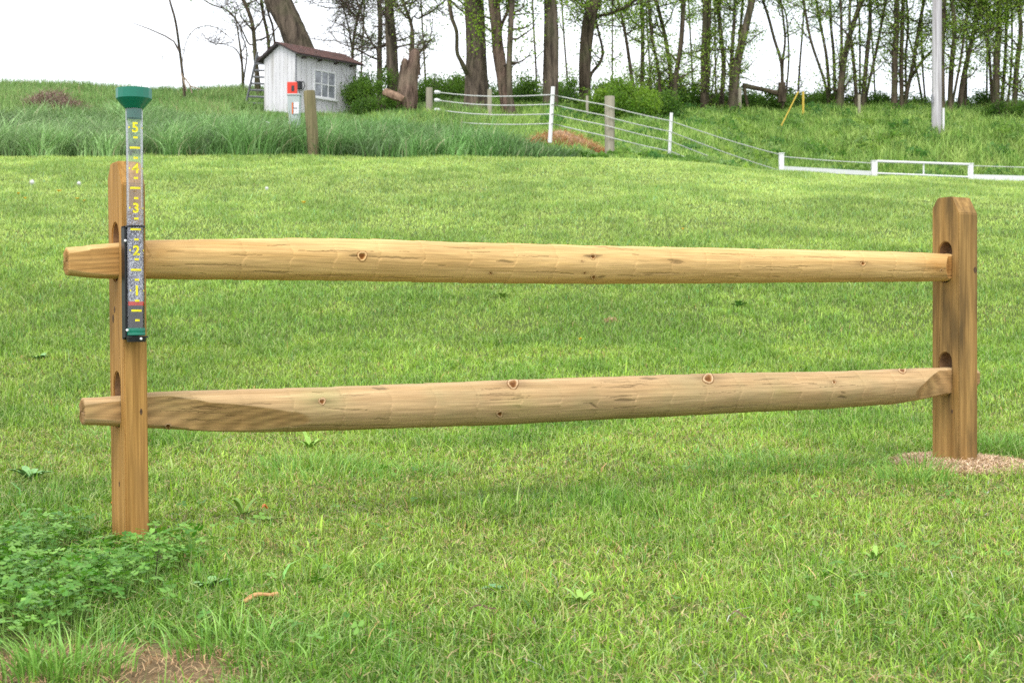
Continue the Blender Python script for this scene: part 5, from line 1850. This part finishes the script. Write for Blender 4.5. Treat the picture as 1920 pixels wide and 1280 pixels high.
def long_tufts():
    # long coarse grass at the lower left and by the far post
    parts = []
    for px, py, rr, n, h0, h1 in [(140, 1262, .075, 230, .04, .10), (60, 1275, .06, 70, .04, .08), (590, 1262, .12, 110, .04, .08), (760, 895, .14, 170, .04, .07), (440, 1225, .10, 150, .05, .09),
                              (1712, 905, .10, 150, .05, .10), (1725, 880, .05, 60, .04, .09), (1870, 850, .20, 420, .05, .10), (590, 880, .16, 260, .05, .09), (1480, 880, .25, 380, .05, .09), (1330, 895, .2, 200, .04, .08),
                              (770, 560, .25, 260, .05, .10), (330, 590, .2, 200, .05, .10), (860, 640, .1, 20, .04, .09), (1370, 590, .15, 120, .05, .09), (620, 905, .2, 160, .05, .085), (260, 830, .25, 200, .05, .08)]:
        q = hit(px, py)
        a = rng.uniform(0, 6.28, n); r = rr * np.sqrt(rng.uniform(0, 1, n))
        x = q.x + r * np.cos(a) * 1.3; y = q.y + r * np.sin(a)
        k = keep_out(x, y); x, y, a = x[k], y[k], a[k]; m = len(x)
        h = rng.uniform(h0, h1, m)
        c = mixc((.13, .30, .045), (.27, .46, .09), rng.uniform(0, 1, m)) * rng.uniform(.8, 1.2, m)[:, None]
        parts.append(blades(np.stack([x, y, G(x, y)], -1), h, rng.uniform(.002, .0042, m), rng.uniform(0, 3.14, m), np.abs(rng.normal(.7, .4, m)), a + rng.normal(0, .6, m), c, 5, c * 1.15, .12, 1.2))
    V, F, C = join(parts)
    tag(np_mesh('coarse_grass', V, F, C, M['grass']), 'longer coarse tufts of grass left unmown around the posts and lower left', 'grass', kind='stuff')


long_tufts()


def rosette(px, py, label, nl=9, L=.075, w=.02, up=.6, col=(.13, .27, .06), name='broadleaf_weed'):
    q = hit(px, py)
    s = MB()
    rr = random.Random(int(px * 7 + py))
    for k in range(nl):
        a = 6.283 * k / nl + rr.uniform(-.3, .3)
        l = L * .85 * rr.uniform(.7, 1.15)
        e = up * rr.uniform(.5, 1.4)
        dv = Vector((math.cos(a), math.sin(a), 0)); sd = Vector((-dv.y, dv.x, 0))
        rows = []
        for i in range(7):
            t = i / 6
            c = q + dv * (l * t * (1 - .15 * t)) + Vector((0, 0, .006 + l * e * (t - .55 * t * t)))
            ww = w * math.sin(math.pi * min(1, .08 + .92 * t) ** .8) * .5 + .0008
            rows.append((c - sd * ww + Vector((0, 0, ww * .4)), c, c + sd * ww + Vector((0, 0, ww * .4))))
        vs = [v for r_ in rows for v in r_]
        fs = []
        for i in range(6):
            fs += [(3 * i, 3 * i + 1, 3 * i + 4, 3 * i + 3), (3 * i + 1, 3 * i + 2, 3 * i + 5, 3 * i + 4)]
        s.add(vs, fs)
    mt = M.get(('ros', col))
    if mt is None:
        mt = M[('ros', col)] = m_plain('broad_leaf', col, .5, .2, 60, spec=.3)
    o = s.build(name, mt, None, smooth=True, angle=80)
    tag(o, label, 'weed', 'broadleaf weeds in the lawn')


LG = (.27, .45, .08); DG_ = (.14, .31, .06); BG = (.19, .36, .12)
rosette(55, 905, 'broad-leaved weed left of the near post foot', 9, .09, .024, .9, BG)
rosette(75, 675, 'broad-leaved weed at the left edge level with the lower rail', 9, .10, .03, .6, BG)
rosette(940, 562, 'pale green weed directly below the middle of the upper rail', 10, .12, .03, .7, LG)
rosette(1385, 578, 'dark weed below the right half of the upper rail', 9, .11, .03, .9, DG_)
rosette(1090, 1142, 'pale strap-leaved weed at the bottom centre', 7, .055, .011, 1.2, LG)
rosette(455, 975, 'light green strap-leaved weed right of the near post foot', 6, .075, .012, 1.2, LG)
rosette(500, 982, 'light green weed lying flat beside the small orange scrap', 4, .075, .015, .3, LG)
rosette(395, 1112, 'darker grey-green weed between near post and wood chip', 8, .065, .017, .8, BG)
rosette(925, 1112, 'small round-leaved weed left of the bottom centre one', 7, .04, .015, .5, (.12, .28, .10))
rosette(1640, 1060, 'tall-bladed weed in the lower right below the far post', 6, .06, .010, 1.3, LG)
rosette(580, 845, 'tall light leaved weed just under the lower rail', 8, .09, .014, 1.3, LG)
rosette(1225, 715, 'pale weed peeping over the middle of the lower rail', 8, .08, .02, .8, LG)


def dandelion(px, py, kind, label, h=.07, s=.014):
    q = hit(px, py)
    root = empty('dandelion', q, label, 'dandelion', 'dandelions in the lawn')
    m = MB(); m.tube([q - Vector((0, 0, .01)), q + Vector((.004, 0, h * .5)), q + Vector((.002, 0, h))], .0022, 6); m.build('stem', M['stem'], root, smooth=True)
    m = MB(); c = q + Vector((.002, 0, h))
    rr = random.Random(int(px))
    if kind == 'y':
        m.lathe(c, [(.003, -.006), (.006, -.001), (.004, .002)], 10)
        for k in range(44):
            a = rr.uniform(0, 6.28); l = s * rr.uniform(.5, 1.0); e = rr.uniform(.15, 1.0)
            dv = Vector((math.cos(a), math.sin(a), e)).normalized(); sd = Vector((-math.sin(a), math.cos(a), 0)) * s * .12
            m.add([c - sd * .4, c + sd * .4, c + dv * l + sd, c + dv * l - sd], [(0, 1, 2, 3)])
        m.build('flower', M['petal'], root)
    else:
        for k in range(110):
            v = Vector((rr.gauss(0, 1), rr.gauss(0, 1), rr.gauss(0, 1))).normalized()
            p2 = c + v * s
            m.tube([c, p2], .0004, 3, False)
            t1 = v.orthogonal().normalized(); t2 = v.cross(t1)
            for w_ in range(3):
                aa = rr.uniform(0, 6.28); dd_ = t1 * math.cos(aa) + t2 * math.sin(aa)
                m.add([p2 - t1 * .001, p2 + t2 * .001, p2 + dd_ * .005 + v * .002], [(0, 1, 2)])
        m.lathe(c, [(.001, -s * .7), (s * .5, -s * .5), (s * .7, 0), (s * .5, s * .5), (.001, s * .7)], 10)
        m.build('seed_head', M['seed'], root)
    return root


dandelion(60, 372, 'w', 'white dandelion clock, leftmost and tallest above the left lawn', .22, .045)
dandelion(148, 365, 'w', 'white dandelion clock just left of the near post top', .16, .035)
dandelion(500, 360, 'w', 'small white seed head right of the rain gauge in the far lawn', .05, .03)
dandelion(110, 374, 'y', 'bright yellow dandelion between the two white clocks', .11, .045)
dandelion(34, 376, 'y', 'yellow dandelion nearest the left edge', .09, .032)
dandelion(47, 381, 'y', 'small yellow dandelion under the leftmost white clock', .06, .032)
dandelion(144, 386, 'y', 'yellow dandelion left of the near post, below the shorter clock', .09, .035)
dandelion(157, 384, 'y', 'small yellow dandelion nearest to the near post', .05, .03)
dandelion(569, 388, 'y', 'yellow dandelion above the left part of the upper rail', .05, .045)
dandelion(1087, 652, 'y', 'yellow dandelion between the two rails at the centre', .055, .017)
dandelion(1280, 440, 'y', 'small yellow dandelion above the right part of the upper rail', .06, .022)

# mound and straw at the far post
heap('dirt_mound', 'low mound of pinkish soil around the foot of the far fence post', MND.x, MND.y, .20, .28, .016, M['mound'], 'soil mound', 83)
twig_pile('mound_straw', 'tan straw and shavings on the soil mound of the far post', 'straw', MND.x, MND.y, .25, .31, .026, 8000, (.55, .38, .22), (.88, .70, .50), .1, .06, .0045)
q = hit(250, 1255)
twig_pile('dead_straw', 'dry reddish grass litter on the bare soil at the lower left', 'straw', q.x - .02, q.y, .34, .12, .012, 1300, (.50, .30, .16), (.62, .45, .25), .1, .05, .002)
q = hit(1145, 603)
twig_pile('dry_clump', 'small pale clump of dry grass between the rails', 'straw', q.x, q.y, .06, .06, .03, 200, (.6, .42, .25), (.7, .5, .3), .1, .08, .004)


def chip(px, py, L, w, yaw, mat, label, cat='wood chip', name='wood_chip', lift=.018, tilt=.15):
    q = hit(px, py) + Vector((0, 0, lift))
    m = MB()
    d = Vector((math.cos(yaw), math.sin(yaw), tilt)).normalized(); s_ = Vector((-math.sin(yaw), math.cos(yaw), 0)); u = d.cross(s_)
    n = 7; rr = random.Random(int(px))
    top, bot = [], []
    for i in range(n):
        t = i / (n - 1)
        ww = w * (.35 + .65 * math.sin(math.pi * (.15 + .75 * t))) * rr.uniform(.8, 1.1)
        c = q + d * (L * (t - .5)) + Vector((0, 0, .006 * math.sin(t * 5)))
        top += [c - s_ * ww / 2, c + s_ * ww / 2]; bot += [c - s_ * ww / 2 - Vector((0, 0, .003)), c + s_ * ww / 2 - Vector((0, 0, .003))]
    o = len(top)
    fs = []
    for i in range(n - 1):
        a = 2 * i
        fs += [(a, a + 1, a + 3, a + 2), (o + a, o + a + 2, o + a + 3, o + a + 1), (a, a + 2, o + a + 2, o + a), (a + 1, o + a + 1, o + a + 3, a + 3)]
    fs += [(0, o, o + 1, 1), (2 * n - 2, 2 * n - 1, o + 2 * n - 1, o + 2 * n - 2)]
    m.add(top + bot, fs)
    ob = m.build(name, mat, None, smooth=True, angle=40)
    tag(ob, label, cat)


chip(490, 1140, .07, .026, .5, M['chip'], 'long tan wood chip lying in the grass at the lower left', lift=.022, tilt=.25)
chip(216, 962, .022, .010, .2, M['orange_scrap'], 'tiny bright orange scrap against the left side of the near post', 'scrap', 'plastic_scrap', .03)
chip(497, 968, .02, .008, 1.0, M['orange_scrap'], 'tiny orange scrap in the grass right of the near post', 'scrap', 'plastic_scrap', .028)
chip(905, 1168, .05, .002, .15, M['log'], 'thin pale straw lying at the bottom centre', 'straw', 'dry_stalk', .03)
chip(1385, 1190, .03, .002, -.5, M['log'], 'short pale straw in the lower right lawn', 'straw', 'dry_stalk', .035)
q = hit(372, 600)
o = MB(); o.tube([q, q + Vector((.012, 0, .05)), q + Vector((.04, 0, .105))], [.002, .002, .0012], 5)
o = o.build('dry_stalk', M['log'], None); tag(o, 'tan dead stalk leaning right below the near end of the upper rail', 'stalk')
q = hit(290, 1120)
o = MB(); o.tube([q, q + Vector((.002, 0, .04)), q + Vector((.006, 0, .075))], [.0016, .0014, .001], 5); c = q + Vector((.006, 0, .075))
for k in range(50):
    v = Vector((random.gauss(0, .0035), random.gauss(0, .0035), random.gauss(0.004, .008)))
    o.add([c + v, c + v + Vector((.002, 0, .002)), c + v + Vector((0, .002, .003))], [(0, 1, 2)])
o = o.build('dry_stalk', M['bark_red'], None); tag(o, 'reddish stalk with a grey seed head among the clover', 'stalk')
